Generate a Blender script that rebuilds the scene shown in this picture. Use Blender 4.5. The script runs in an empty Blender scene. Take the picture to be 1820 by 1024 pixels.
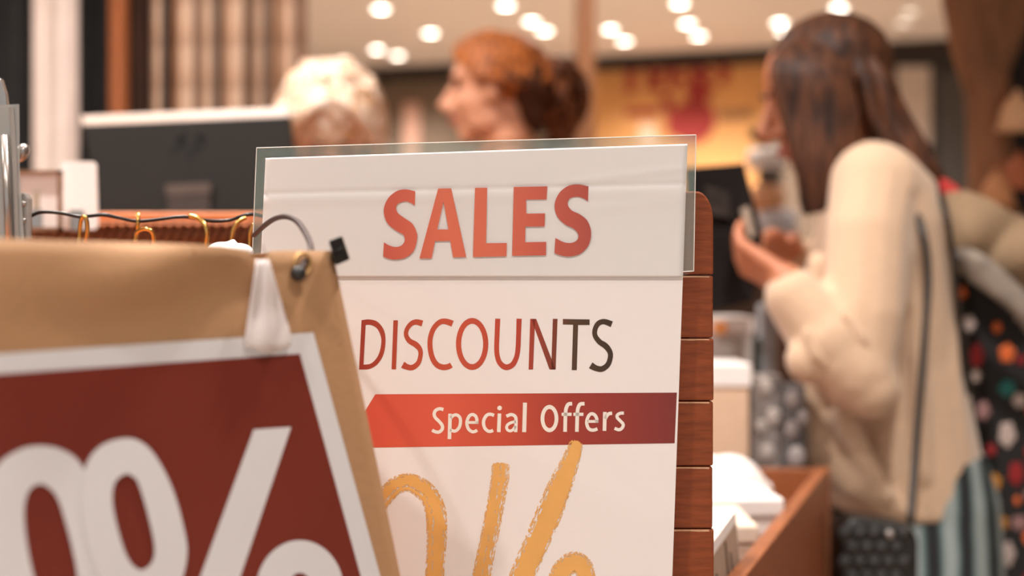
import bpy, bmesh, math, random
from mathutils import Vector, Matrix, Quaternion
random.seed(7)
S = bpy.context.scene
COL = S.collection

# ------------------------------------------------------------------ camera, world, exposure
F = 2528.0                      # focal length in pixels of the 1820 px wide frame (50 mm on 36 mm)
CZ = 1.25
cam_d = bpy.data.cameras.new('camera'); cam = bpy.data.objects.new('camera', cam_d); COL.objects.link(cam)
cam.location = (0, 0, CZ); cam.rotation_euler = (math.pi/2, 0, 0)
cam_d.lens = 50; cam_d.sensor_width = 36; cam_d.clip_start = 0.05
cam_d.dof.use_dof = True; cam_d.dof.focus_distance = 1.0; cam_d.dof.aperture_fstop = 3.4
S.camera = cam
w = bpy.data.worlds.new('World'); S.world = w; w.use_nodes = True
bg = w.node_tree.nodes['Background']; bg.inputs[0].default_value = (0.93, 0.97, 1.0, 1); bg.inputs[1].default_value = 0.62
S.view_settings.view_transform = 'Standard'; S.view_settings.look = 'None'
S.view_settings.gamma = 1; S.view_settings.use_curve_mapping = False
S.view_settings.exposure = 0.15
S.cycles.use_denoising = True
LAMP_W = 22.0                   # watts of one ceiling downlight
LAMP_COL = (1.0, 0.95, 0.91)

# ------------------------------------------------------------------ helpers
def lin(c):
    r = []
    for v in c[:3]:
        v /= 255.0
        r.append(v/12.92 if v <= 0.04045 else ((v+0.055)/1.055)**2.4)
    return (r[0], r[1], r[2], 1)

def P(px, py, Y):
    return Vector(((px-910)/F*Y, Y, CZ-(py-512)/F*Y))

class Plane:
    """vertical or leaning plane through a point; hit() meets the sight line of a pixel with it"""
    def __init__(s, p, n):
        s.p = Vector(p); s.n = Vector(n).normalized()
    def hit(s, px, py, off=0.0):
        d = Vector(((px-910)/F, 1, -(py-512)/F)); o = Vector((0, 0, CZ))
        q = s.p + s.n*off
        t = (q-o).dot(s.n)/d.dot(s.n)
        return o + d*t

def N(nt, t, **kw):
    n = nt.nodes.new(t)
    for k, v in kw.items(): setattr(n, k, v)
    return n

MATS = {}
def mat(name, col, rough=0.6, metal=0.0, var=0.12, scale=20, bump=0.0, bscale=60, stretch=(1,1,1), emit=None, coat=0.0, ramp=None, sub=0.0, sheen=0.0, spec=0.5):
    if name in MATS: return MATS[name]
    m = bpy.data.materials.new(name); m.use_nodes = True; nt = m.node_tree
    b = nt.nodes['Principled BSDF']
    b.inputs['Roughness'].default_value = rough; b.inputs['Metallic'].default_value = metal
    b.inputs['Coat Weight'].default_value = coat
    b.inputs['Specular IOR Level'].default_value = spec
    b.inputs['Sheen Weight'].default_value = sheen
    if sub: b.inputs['Subsurface Weight'].default_value = sub; b.inputs['Subsurface Radius'].default_value = (0.02,0.008,0.004)
    tc = N(nt, 'ShaderNodeTexCoord'); mp = N(nt, 'ShaderNodeMapping'); mp.inputs['Scale'].default_value = stretch
    nt.links.new(tc.outputs['Object'], mp.inputs[0])
    nz = N(nt, 'ShaderNodeTexNoise'); nz.inputs['Scale'].default_value = scale; nz.inputs['Detail'].default_value = 4
    nt.links.new(mp.outputs[0], nz.inputs['Vector'])
    c = lin(col)
    if ramp is not None:        # printed colour gradient along local x: (x0, x1, [(pos, rgb), ...])
        x0, x1, stops = ramp
        sx = N(nt, 'ShaderNodeSeparateXYZ'); nt.links.new(tc.outputs['Object'], sx.inputs[0])
        mr = N(nt, 'ShaderNodeMapRange'); mr.inputs[1].default_value = x0; mr.inputs[2].default_value = x1
        nt.links.new(sx.outputs[0], mr.inputs[0])
        rp = N(nt, 'ShaderNodeValToRGB'); nt.links.new(mr.outputs[0], rp.inputs[0])
        els = rp.color_ramp.elements
        els[0].position, els[0].color = stops[0][0], lin(stops[0][1])
        els[1].position, els[1].color = stops[-1][0], lin(stops[-1][1])
        for pz, cc in stops[1:-1]:
            e = els.new(pz); e.color = lin(cc)
        nt.links.new(rp.outputs[0], b.inputs['Base Color'])
    else:
        rp = N(nt, 'ShaderNodeValToRGB')
        rp.color_ramp.elements[0].position = 0.3; rp.color_ramp.elements[1].position = 0.7
        rp.color_ramp.elements[0].color = tuple(v*(1-var) for v in c[:3])+(1,)
        rp.color_ramp.elements[1].color = tuple(min(1, v*(1+var)) for v in c[:3])+(1,)
        nt.links.new(nz.outputs['Fac'], rp.inputs[0]); nt.links.new(rp.outputs[0], b.inputs['Base Color'])
    if bump:
        nb = N(nt, 'ShaderNodeTexNoise'); nb.inputs['Scale'].default_value = bscale; nb.inputs['Detail'].default_value = 3
        nt.links.new(mp.outputs[0], nb.inputs['Vector'])
        bp = N(nt, 'ShaderNodeBump'); bp.inputs['Strength'].default_value = bump; bp.inputs['Distance'].default_value = 0.01
        nt.links.new(nb.outputs['Fac'], bp.inputs['Height']); nt.links.new(bp.outputs[0], b.inputs['Normal'])
    if emit:
        b.inputs['Emission Color'].default_value = emit[0]+(1,); b.inputs['Emission Strength'].default_value = emit[1]
    MATS[name] = m
    return m

def plastic_film(name, tint, fac, rough=0.12):
    m = bpy.data.materials.new(name); m.use_nodes = True; nt = m.node_tree
    b = nt.nodes['Principled BSDF']; b.inputs['Roughness'].default_value = rough; b.inputs['Base Color'].default_value = lin(tint)
    out = nt.nodes['Material Output']
    tr = N(nt, 'ShaderNodeBsdfTransparent'); tr.inputs[0].default_value = (0.97, 0.98, 0.97, 1)
    mx = N(nt, 'ShaderNodeMixShader')
    tc = N(nt, 'ShaderNodeTexCoord'); nz = N(nt, 'ShaderNodeTexNoise'); nz.inputs['Scale'].default_value = 9
    nt.links.new(tc.outputs['Object'], nz.inputs['Vector'])
    mr = N(nt, 'ShaderNodeMapRange'); mr.inputs[1].default_value = 0.3; mr.inputs[2].default_value = 0.7
    mr.inputs[3].default_value = fac*0.85; mr.inputs[4].default_value = fac*1.15
    nt.links.new(nz.outputs['Fac'], mr.inputs[0]); nt.links.new(mr.outputs[0], mx.inputs[0])
    nt.links.new(tr.outputs[0], mx.inputs[1]); nt.links.new(b.outputs[0], mx.inputs[2]); nt.links.new(mx.outputs[0], out.inputs[0])
    MATS[name] = m
    return m

def root_loc(o):
    while o.parent: o = o.parent
    return o.location

def tag(o, label, cat, group=None, kind=None):
    if label: o['label'] = label
    if cat: o['category'] = cat
    if group: o['group'] = group
    if kind: o['kind'] = kind
    return o

def thing(name, label, cat, loc, group=None):
    o = bpy.data.objects.new(name, None); COL.objects.link(o); o.location = Vector(loc); o.empty_display_size = 0.05
    return tag(o, label, cat, group)

def link_mesh(name, me, m, parent, smooth=False):
    """me holds world coordinates; the object's origin becomes its thing's base (or its own base)"""
    o = bpy.data.objects.new(name, me); COL.objects.link(o)
    if parent:
        o.parent = parent; d = root_loc(parent).copy()
    else:
        xs = [v.co for v in me.vertices]
        d = Vector((sum(v.x for v in xs)/len(xs), sum(v.y for v in xs)/len(xs), min(v.z for v in xs)))
        o.location = d
    me.transform(Matrix.Translation(-d))
    if m: me.materials.append(m)
    if smooth:
        for p in me.polygons: p.use_smooth = True
    return o

class MB:
    def __init__(s): s.v = []; s.f = []
    def add(s, vs, fs, M=None):
        n = len(s.v)
        s.v += [(M @ Vector(v)) if M else Vector(v) for v in vs]
        s.f += [tuple(i+n for i in f) for f in fs]
        return s
    def box(s, c, h, M=None, R=None):
        vs = [Vector((x*h[0], y*h[1], z*h[2])) for x in (-1,1) for y in (-1,1) for z in (-1,1)]
        if R is not None: vs = [R @ v for v in vs]
        vs = [v+Vector(c) for v in vs]
        return s.add(vs, [(0,1,3,2),(4,6,7,5),(0,4,5,1),(2,3,7,6),(0,2,6,4),(1,5,7,3)], M)
    def prism(s, front, back):
        n = len(front)
        fs = [tuple(range(n)), tuple(range(2*n-1, n-1, -1))]
        fs += [(i, (i+1) % n, n+(i+1) % n, n+i)[::-1] for i in range(n)]
        return s.add(list(front)+list(back), fs)
    def ell(s, c, r, M=None, R=None, seg=16, ring=10):
        vs = []; fs = []
        for i in range(ring+1):
            t = math.pi*i/ring
            for j in range(seg):
                a = 2*math.pi*j/seg
                v = Vector((r[0]*math.sin(t)*math.cos(a), r[1]*math.sin(t)*math.sin(a), r[2]*math.cos(t)))
                if R is not None: v = R @ v
                vs.append(v+Vector(c))
        for i in range(ring):
            for j in range(seg):
                fs.append((i*seg+j, (i+1)*seg+j, (i+1)*seg+(j+1) % seg, i*seg+(j+1) % seg))
        return s.add(vs, fs, M)
    def tube(s, pts, rad, seg=10, M=None, flat=1.0, up=None, caps=True):
        pts = [Vector(p) for p in pts]; n = len(pts)
        if not hasattr(rad, '__len__'): rad = [rad]*n
        vs = []; fs = []
        nrm = None
        for i, p in enumerate(pts):
            t = (pts[min(i+1, n-1)]-pts[max(i-1, 0)])
            t = t.normalized() if t.length > 1e-9 else Vector((0, 0, 1))
            if nrm is None:
                a = Vector(up) if up else (Vector((0, 0, 1)) if abs(t.z) < 0.9 else Vector((0, 1, 0)))
                nrm = (a-t*a.dot(t)).normalized()
            else:
                nrm = (nrm-t*nrm.dot(t)).normalized()
            bn = t.cross(nrm)
            for j in range(seg):
                a = 2*math.pi*j/seg
                vs.append(p+(nrm*math.cos(a)+bn*math.sin(a)*flat)*rad[i])
        for i in range(n-1):
            for j in range(seg):
                fs.append((i*seg+j, i*seg+(j+1) % seg, (i+1)*seg+(j+1) % seg, (i+1)*seg+j))
        if caps:
            fs.append(tuple(range(seg))[::-1]); fs.append(tuple((n-1)*seg+j for j in range(seg)))
        return s.add(vs, fs, M)
    def limb(s, pts, rad, M=None):
        """round-ended tapered chain"""
        s.tube(pts, rad, 12, M)
        if not hasattr(rad, '__len__'): rad = [rad]*len(pts)
        for p, r in zip(pts, rad): s.ell(p, (r, r, r), M, seg=12, ring=8)
        return s
    def loft(s, rings, seg=28):
        """rings: (centre, rx, ry) stacked horizontal ellipses"""
        vs = []; fs = []
        for c, rx, ry in rings:
            for j in range(seg):
                a = 2*math.pi*j/seg
                vs.append(Vector(c)+Vector((rx*math.cos(a), ry*math.sin(a), 0)))
        for i in range(len(rings)-1):
            for j in range(seg):
                fs.append((i*seg+j, i*seg+(j+1) % seg, (i+1)*seg+(j+1) % seg, (i+1)*seg+j))
        fs.append(tuple(range(seg))[::-1]); fs.append(tuple((len(rings)-1)*seg+j for j in range(seg)))
        return s.add(vs, fs)
    def grid(s, rows):
        n = len(rows[0]); vs = [v for r in rows for v in r]
        fs = [(i*n+j, i*n+j+1, (i+1)*n+j+1, (i+1)*n+j) for i in range(len(rows)-1) for j in range(n-1)]
        return s.add(vs, fs)
    def mesh(s, name):
        me = bpy.data.meshes.new(name); me.from_pydata([tuple(v) for v in s.v], [], s.f); me.update()
        bm = bmesh.new(); bm.from_mesh(me); bmesh.ops.recalc_face_normals(bm, faces=bm.faces[:]); bm.to_mesh(me); bm.free()
        return me
    def build(s, name, m, parent=None, smooth=False, bevel=0.0, seg=2, solid=0.0):
        me = s.mesh(name)
        if bevel or solid:
            bm = bmesh.new(); bm.from_mesh(me)
            if solid: bmesh.ops.solidify(bm, geom=bm.faces[:], thickness=solid)
            if bevel: bmesh.ops.bevel(bm, geom=[e for e in bm.edges if len(e.link_faces) == 2 and e.calc_face_angle(0) > 0.5], offset=bevel, segments=seg, affect='EDGES', profile=0.5)
            bmesh.ops.recalc_face_normals(bm, faces=bm.faces[:]); bm.to_mesh(me); bm.free()
        return link_mesh(name, me, m, parent, smooth)
    def fuse(s, name, m, parent=None, voxel=0.006, smooth_n=3):
        """one continuous skin over all the shapes"""
        me = s.mesh(name); t = bpy.data.objects.new('tmp', me); COL.objects.link(t)
        r = t.modifiers.new('r', 'REMESH'); r.mode = 'VOXEL'; r.voxel_size = voxel
        if smooth_n:
            q = t.modifiers.new('s', 'SMOOTH'); q.iterations = smooth_n; q.factor = 0.5
        dg = bpy.context.evaluated_depsgraph_get(); dg.update()
        me2 = bpy.data.meshes.new_from_object(t.evaluated_get(dg)); me2.name = name
        bpy.data.objects.remove(t); bpy.data.meshes.remove(me)
        return link_mesh(name, me2, m, parent, True)

def struct(o): o['kind'] = 'structure'; return o

def cr(pts, n=8, closed=False):
    """Catmull-Rom through points of any dimension"""
    pts = [tuple(map(float, p)) for p in pts]; out = []; m = len(pts)
    rng = range(m) if closed else range(m-1)
    g = (lambda i: pts[i % m]) if closed else (lambda i: pts[max(0, min(m-1, i))])
    for i in rng:
        p0, p1, p2, p3 = g(i-1), g(i), g(i+1), g(i+2)
        for k in range(n):
            t = k/n
            out.append(tuple(0.5*((2*b)+(c-a)*t+(2*a-5*b+4*c-d)*t*t+(3*b-a-3*c+d)*t**3) for a, b, c, d in zip(p0, p1, p2, p3)))
    if not closed: out.append(pts[-1])
    return out

def fill_poly(loops):
    """2D loops (outer + holes) -> verts, tris via curve fill"""
    cu = bpy.data.curves.new('t', 'CURVE'); cu.dimensions = '2D'; cu.fill_mode = 'BOTH'
    for lp in loops:
        sp = cu.splines.new('POLY'); sp.points.add(len(lp)-1); sp.use_cyclic_u = True
        for p, q in zip(sp.points, lp): p.co = (q[0], -q[1], 0, 1)
    o = bpy.data.objects.new('t', cu); COL.objects.link(o)
    dg = bpy.context.evaluated_depsgraph_get(); dg.update()
    me = bpy.data.meshes.new_from_object(o.evaluated_get(dg))
    vs = [(v.co.x, -v.co.y) for v in me.vertices]; fs = [tuple(p.vertices) for p in me.polygons]
    bpy.data.objects.remove(o); bpy.data.curves.remove(cu); bpy.data.meshes.remove(me)
    return vs, fs

def ribbon(pts, width, n=8, closed=False):
    """2D stroke of varying width -> verts, quads"""
    if not hasattr(width, '__len__'): width = [width]*len(pts)
    q = cr([(p[0], p[1], w_) for p, w_ in zip(pts, width)], n, closed)
    m = len(q); vs = []; fs = []
    for i in range(m):
        a = q[(i-1) % m] if closed else q[max(0, i-1)]; b = q[(i+1) % m] if closed else q[min(m-1, i+1)]
        dx, dy = b[0]-a[0], b[1]-a[1]; L = math.hypot(dx, dy) or 1
        nx, ny = -dy/L*q[i][2]/2, dx/L*q[i][2]/2
        vs += [(q[i][0]+nx, q[i][1]+ny), (q[i][0]-nx, q[i][1]-ny)]
    for i in range(m if closed else m-1):
        j = (i+1) % m
        fs.append((2*i, 2*i+1, 2*j+1, 2*j))
    return vs, fs

class Print:
    """flat ink collected in photo pixels, laid on a plane"""
    def __init__(s, plane, off): s.mb = MB(); s.pl = plane; s.off = off; s.o = (0, 0); s.s = 1
    def crop(s, ox, oy, sc): s.o = (ox, oy); s.s = sc
    def put(s, vf, off=0):
        vs, fs = vf
        s.mb.add([s.pl.hit(s.o[0]+x*s.s, s.o[1]+y*s.s, s.off+off) for x, y in vs], fs)
    def poly(s, *loops): s.put(fill_poly(loops))
    def stroke(s, pts, wd, closed=False, n=8): s.put(ribbon(pts, wd, n, closed))
    def ring(s, c, ro, ri):
        o = [(c[0]+ro[0]*math.cos(a*math.pi/24), c[1]+ro[1]*math.sin(a*math.pi/24)) for a in range(48)]
        i = [(c[0]+ri[0]*math.cos(a*math.pi/24), c[1]+ri[1]*math.sin(a*math.pi/24)) for a in range(48)]
        s.put((o+i, [(k, (k+1) % 48, 48+(k+1) % 48, 48+k) for k in range(48)]))
    def disc(s, c, r):
        s.put(([(c[0]+r*math.cos(a*math.pi/12), c[1]+r*math.sin(a*math.pi/12)) for a in range(24)], [tuple(range(24))]))
    def build(s, name, m, parent): return s.mb.build(name, m, parent)

# ------------------------------------------------------------------ materials
M_floor = mat('floor_stone', (204, 186, 166), 0.5, var=0.06, scale=3)
M_ceil = mat('ceiling_plaster', (226, 210, 198), 0.8, var=0.04, scale=2)
M_wall = mat('wall_brown', (118, 98, 80), 0.8, var=0.12, scale=2)
M_wall2 = mat('wall_side', (232, 208, 184), 0.8, var=0.08, scale=2)
M_dark = mat('dark_trim', (44, 32, 24), 0.7)
M_walnut = mat('plank_wood', (140, 70, 38), 0.5, var=0.22, scale=260, bump=0.12, bscale=420, stretch=(0.16, 1, 1), spec=0.25)
M_oak = mat('orange_wood', (176, 104, 58), 0.4, var=0.18, scale=30, stretch=(1, 6, 6), coat=0.2)
M_rim = mat('rim_wood', (222, 132, 78), 0.45, var=0.12, scale=30)
M_crate = mat('crate_wood', (150, 88, 52), 0.45, var=0.2, scale=40, stretch=(1, 1, 6), coat=0.1)
M_litedge = mat('lit_edge_wood', (214, 166, 128), 0.6, var=0.2, scale=90)
M_paper = mat('poster_paper', (244, 236, 232), 0.5, var=0.012, scale=3, bump=0.06, bscale=6)
M_paper2 = mat('header_paper', (246, 238, 238), 0.45, var=0.015, scale=4, bump=0.14, bscale=7)
M_kraft = mat('kraft_paper', (182, 138, 98), 0.7, var=0.06, scale=14, bump=0.05, bscale=200)
M_stwhite = mat('sticker_white', (224, 220, 220), 0.5, var=0.02, scale=8)
M_stred = mat('sticker_red', (120, 45, 33), 0.45, var=0.08, scale=6)
M_black = mat('black_plastic', (34, 31, 29), 0.45, var=0.1)
M_cord = mat('dark_cord', (62, 44, 40), 0.6, var=0.2, scale=300)
M_gold = mat('brass', (216, 170, 96), 0.22, 1.0, var=0.05)
M_wire = mat('dark_wire', (34, 28, 24), 0.3, 0.6, var=0.05)
M_steel = mat('brushed_steel', (176, 170, 164), 0.28, 0.85, var=0.06, scale=60)
M_greyplastic = mat('grey_plastic', (150, 146, 140), 0.35, var=0.05)
M_white = mat('white_card', (244, 236, 230), 0.55, var=0.02)
M_skin = mat('skin', (222, 158, 124), 0.5, var=0.06, scale=18, sub=0.1)
M_skin2 = mat('skin_tan', (190, 120, 86), 0.5, var=0.06, scale=18, sub=0.1)
M_lip = mat('lip', (188, 96, 84), 0.4)
M_eye = mat('eye_dark', (52, 36, 30), 0.2)
M_brow = mat('brow_hair', (96, 60, 38), 0.8)
M_film = plastic_film('veiled_film', (150, 176, 168), 0.2)  # grey-green veil of reflected daylight put into the film tint
M_clear = plastic_film('clear_front_film', (232, 222, 220), 0.04, 0.18)
M_filmedge = mat('film_highlight', (232, 226, 218), 0.3)
M_fabric_b = mat('black_cloth', (26, 24, 23), 0.9, var=0.2)
M_fabric_w = mat('white_cloth', (226, 208, 196), 0.85, var=0.04)
M_cardigan = mat('cardigan_knit', (208, 176, 146), 0.9, var=0.06, scale=200, bump=0.2, bscale=300, sheen=0.3)
M_shirt = mat('brown_top', (120, 84, 64), 0.9)
M_navy = mat('dark_trousers', (52, 48, 50), 0.9)

# ------------------------------------------------------------------ room shell
H = 2.85; UP = H-CZ
def ceil_pt(px, py, z=H):
    Y = (z-CZ)*F/(512-py); return Vector(((px-910)/F*Y, Y, z))
line = lambda px: 128-(px-545)*58/1155
A = ceil_pt(-700, line(-700)); B = ceil_pt(2300, line(2300))
wd = (B-A).normalized(); wn = Vector((wd.y, -wd.x, 0))
if wn.y > 0: wn = -wn
WALL = Plane(A, wn)
mb = MB(); mb.prism([Vector((A.x, A.y, 0)), Vector((B.x, B.y, 0)), B, A], [v-wn*0.15 for v in (Vector((A.x, A.y, 0)), Vector((B.x, B.y, 0)), B, A)])
struct(mb.build('wall_back', M_wall))
XL, XR, YF = A.x, B.x, -2.5
struct(MB().box(((XL+XR)/2, 5, -0.05), ((XR-XL)/2, 8.5, 0.05)).build('floor', M_floor))
struct(MB().box(((XL+XR)/2, 5, H+0.05), ((XR-XL)/2, 8.5, 0.05)).build('ceiling', M_ceil))
struct(MB().box((XL-0.05, 5, H/2), (0.05, 8.5, H/2)).build('wall_left', M_wall2))
struct(MB().box((XR+0.05, 5, H/2), (0.05, 8.5, H/2)).build('wall_right', M_wall))
# dark cornice along the top of the back wall
a, b_ = A+wn*0.005, B+wn*0.005
mb = MB(); lo = Vector((0, 0, -0.10))
mb.prism([a+lo, b_+lo, b_+Vector((0, 0, -0.001)), a+Vector((0, 0, -0.001))], [v+wn*0.06 for v in (a+lo, b_+lo, b_+Vector((0, 0, -0.001)), a+Vector((0, 0, -0.001)))])
struct(mb.build('trim_1', M_dark))

# ------------------------------------------------------------------ ceiling downlights
M_bulb = mat('lamp_glow', (255, 244, 230), 0.5, emit=((1.0, 0.9, 0.78), 16.0))
M_bulb_dim = mat('lamp_glow_dim', (255, 240, 225), 0.5, emit=((1.0, 0.86, 0.72), 2.2))
M_ring = mat('lamp_ring', (232, 222, 210), 0.4)
def downlight(x, y, label, group, watt=LAMP_W, bulb=None, spot=None):
    t = thing('ceiling_downlight', label, 'ceiling light', (x, y, H), group)
    mb = MB(); n = 24
    ring = lambda r, z: [Vector((x+r*math.cos(2*math.pi*i/n), y+r*math.sin(2*math.pi*i/n), z)) for i in range(n)]
    rs = [ring(0.058, H-0.0005), ring(0.056, H-0.012), ring(0.046, H-0.012), ring(0.044, H-0.004)]
    mb.add([v for r in rs for v in r], [(k*n+i, k*n+(i+1) % n, (k+1)*n+(i+1) % n, (k+1)*n+i) for k in range(3) for i in range(n)])
    mb.build('trim_ring', M_ring, t, True)
    d = MB(); d.add(ring(0.044, H-0.006)+ring(0.044, H-0.002), [tuple(range(n))[::-1], tuple(range(n, 2*n))]+[(i, (i+1) % n, n+(i+1) % n, n+i) for i in range(n)])
    d.build('lens', bulb or M_bulb, t)
    L = bpy.data.lights.new('downlight_lamp', 'SPOT'); L.energy = watt*4; L.color = LAMP_COL; L.shadow_soft_size = 0.05
    L.spot_size = math.radians(130); L.spot_blend = 0.8
    lo_ = bpy.data.objects.new('downlight_lamp', L); COL.objects.link(lo_); lo_.parent = t; lo_.location = (0, 0, -0.03)
spots = [(677, 14), (765, 57), (670, 86), (707, 97), (899, 8), (945, 36), (968, 53), (1085, 50), (1110, 71),
         (1208, 4), (1222, 40), (1242, 62), (1386, 38), (1394, 54), (1491, 12)]
def lamp_label(px):
    if px < 800: return 'round downlight glowing in the ceiling between plaid curtain and red hair'
    if px < 1000: return 'round downlight glowing in the ceiling right above the red-haired person'
    if px < 1150: return 'round downlight glowing in the ceiling just beside the wooden pillar'
    if px < 1300: return 'round downlight glowing in the ceiling above the tan wall banner'
    if px < 1450: return 'round downlight glowing in the ceiling at the forehead of the brunette person'
    return 'round downlight glowing in the ceiling over the crown of the brunette person'
for px, py in spots:
    q = ceil_pt(px, py); downlight(q.x, q.y, lamp_label(px), 'bright ceiling downlights', 15)
for px, py in ((1605, 38), (1618, 19)):
    q = ceil_pt(px, py); downlight(q.x, q.y, 'dimmer round downlight in the ceiling near the brown tree post', 'dim ceiling downlights', 3, M_bulb_dim)
for x in (-2.0, -0.75, 0.45, 1.9):  # unseen downlights added as the main light on counters and people
    for y in (-0.5, 1.2, 2.5, 4.4, 6.3):
        if (x > 1.5 and y < 4) or (x == 0.45 and y == 2.5): continue
        downlight(x, y, 'unseen added downlight over the sales counters', 'added downlights over the counters', (LAMP_W*(1.35 if (x, y) == (0.45, 1.2) else 1.35 if x == -0.75 and y > 1 else 1.0)) if y < 3 else 17)

# ------------------------------------------------------------------ slatted wooden display panel and poster
POST = Plane((0, 1.0, CZ), (-0.05, -1, 0.0))     # poster plane
BOARD_Y = 1.018
panel = thing('slatted_display_panel', 'dark brown slatted wooden panel standing behind the sales poster', 'display panel', (0.0, 1.03, 0))
grooves = [489, 601, 713, 829, 940]
xr = P(1268, 512, BOARD_Y).x; xl = P(540, 512, BOARD_Y).x
ztop = P(0, 340, BOARD_Y).z
zs = [P(0, g, BOARD_Y).z for g in grooves]
step = zs[3]-zs[4]
while zs[-1]-step > 0.06: zs.append(zs[-1]-step)
zs.append(0.03)
prof = [(xl, zs[0]+0.0003)] + [(xr, zs[0]+0.0003)] + [(xr-0.012+0.012*math.cos(t*math.pi/16), ztop-0.021+0.021*math.sin(t*math.pi/16)) for t in range(9)] + [(xl, ztop)]
mb = MB(); mb.prism([Vector((x, BOARD_Y, z)) for x, z in prof], [Vector((x, BOARD_Y+0.02, z)) for x, z in prof])
mb.build('plank', M_walnut, panel, bevel=0.0014)
for i in range(len(zs)-1):
    jit = random.uniform(-0.0006, 0.0006)
    mb = MB(); mb.box(((xl+xr)/2+jit, BOARD_Y+0.01, (zs[i]+zs[i+1])/2), ((xr-xl)/2, 0.01, (zs[i]-zs[i+1])/2-0.0003))
    pk_ = mb.build('plank', M_walnut, panel, bevel=0.0014)
    if i < 8:  # light caught along the plank tops, put into pale strips
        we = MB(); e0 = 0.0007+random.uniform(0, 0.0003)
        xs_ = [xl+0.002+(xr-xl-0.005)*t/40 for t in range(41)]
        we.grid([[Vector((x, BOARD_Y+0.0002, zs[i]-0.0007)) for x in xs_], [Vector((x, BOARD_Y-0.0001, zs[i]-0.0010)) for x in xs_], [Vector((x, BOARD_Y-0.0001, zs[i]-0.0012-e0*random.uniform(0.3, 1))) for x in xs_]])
        we.build('lit_edge', M_litedge, pk_)
for x in (xl+0.04, xr-0.03):
    MB().box((x, BOARD_Y+0.031, ztop/2-0.02), (0.015, 0.0105, ztop/2-0.02)).build('upright', M_walnut, panel)
    MB().box((x, BOARD_Y+0.035, 0.015), (0.02, 0.16, 0.015)).build('foot', M_walnut, panel)

poster = thing('sales_poster', 'white sales poster with red and brown lettering on the slatted panel', 'poster', P(850, 1200, 1.0))
def sheet(plane, corners, off, thick, nx=24, ny=30, bulge=None):
    """thin slab between four pixel corners tl,tr,br,bl"""
    tl, tr, br, bl = [Vector((c[0], c[1], 0)) for c in corners]
    rows = []
    for j in range(ny+1):
        v = j/ny; r = []
        for i in range(nx+1):
            u = i/nx; q = (tl*(1-u)+tr*u)*(1-v)+(bl*(1-u)+br*u)*v
            r.append(plane.hit(q.x, q.y, off+(bulge(u, v) if bulge else 0)))
        rows.append(r)
    mb = MB(); mb.grid(rows)
    return mb
def slab(plane, corners, off, thick):
    mb = MB(); mb.prism([plane.hit(x, y, off) for x, y in corners], [plane.hit(x, y, off-thick) for x, y in corners]); return mb
slab(POST, [(474, 430), (1216, 430), (1195, 1024), (1188, 1210), (450, 1210)], 0.0, 0.0004).build('paper_sheet', M_paper, poster)
# header sheet: gently creased
def crease(u, v):
    d = -0.0016*math.exp(-((v-0.30)/0.018)**2) + 0.0012*math.exp(-((v-0.36)/0.05)**2)
    w1 = (v-0.30+(u-0.62)*0.32); d += 0.0011*math.exp(-(w1/0.03)**2)*max(0, min(1, (u-0.6)*5))
    w2 = (v-0.52+(u-0.6)*0.25); d += 0.0009*math.exp(-(w2/0.05)**2)*max(0, min(1, (u-0.55)*4))
    return d*0.6
hd = sheet(POST, [(472, 281), (1222, 256), (1214, 492), (462, 492)], 0.0022, 0, 60, 60, crease).build('header_sheet', M_paper2, poster, smooth=True, solid=0.0003)

PX = lambda px: POST.hit(px, 512).x-poster.location.x
M_sales = mat('ink_sales', (0, 0, 0), 0.5, ramp=(PX(680), PX(1050), [(0, (214, 72, 40)), (0.3, (236, 104, 62)), (0.55, (232, 100, 60)), (0.75, (216, 80, 48)), (1, (186, 54, 26))]))
M_disc = mat('ink_discounts', (0, 0, 0), 0.5, ramp=(PX(638), PX(1092), [(0, (160, 54, 36)), (0.25, (196, 78, 48)), (0.4, (204, 82, 52)), (0.62, (188, 66, 42)), (0.75, (134, 56, 32)), (0.83, (84, 56, 30)), (1, (60, 40, 24))]))
M_band = mat('ink_band', (0, 0, 0), 0.45, ramp=(PX(650), PX(1205), [(0, (218, 84, 62)), (0.25, (224, 92, 66)), (0.45, (204, 78, 50)), (0.65, (164, 54, 38)), (1, (126, 44, 36))]))
M_inkw = mat('ink_cream', (246, 236, 224), 0.5, var=0.02)
M_yel = mat('ink_yellow', (236, 176, 96), 0.5, var=0.06, scale=40)

pr = Print(POST, 0.0037); k = 200/1205
pr.crop(670, 310, k)
def S_big(a, b):
    pr.poly(cr(a, 6)+cr(b, 6))
S_big([(410,182),(300,160),(200,185),(110,270),(72,390),(110,520),(210,605),(280,645),(298,700),(270,755),(205,778),(130,760),(75,727)],
      [(66,880),(130,905),(205,912),(310,890),(395,815),(430,690),(425,620),(380,530),(290,465),(225,415),(205,360),(225,315),(295,290),(350,300),(405,332)])
pr.poly([(655,152),(795,150),(955,885),(815,888),(785,712),(622,715),(585,900),(455,900)], [(713,295),(765,590),(645,590)])
pr.poly([(1050,145),(1180,143),(1168,737),(1390,735),(1386,877),(1028,885)])
pr.crop(860, 310, k)
pr.poly([(320,135),(680,128),(672,268),(452,270),(455,420),(655,418),(650,557),(445,560),(442,727),(668,723),(665,867),(303,872)])
S_big([(1120,128),(1000,107),(890,130),(800,210),(757,330),(785,450),(870,535),(960,580),(1010,640),(1000,700),(940,733),(860,728),(767,682)],
      [(755,842),(830,870),(930,878),(1040,845),(1125,750),(1148,620),(1110,500),(1030,430),(940,385),(897,320),(920,260),(990,240),(1060,255),(1115,290)])
pr.build('headline_lettering', M_sales, poster)

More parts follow.
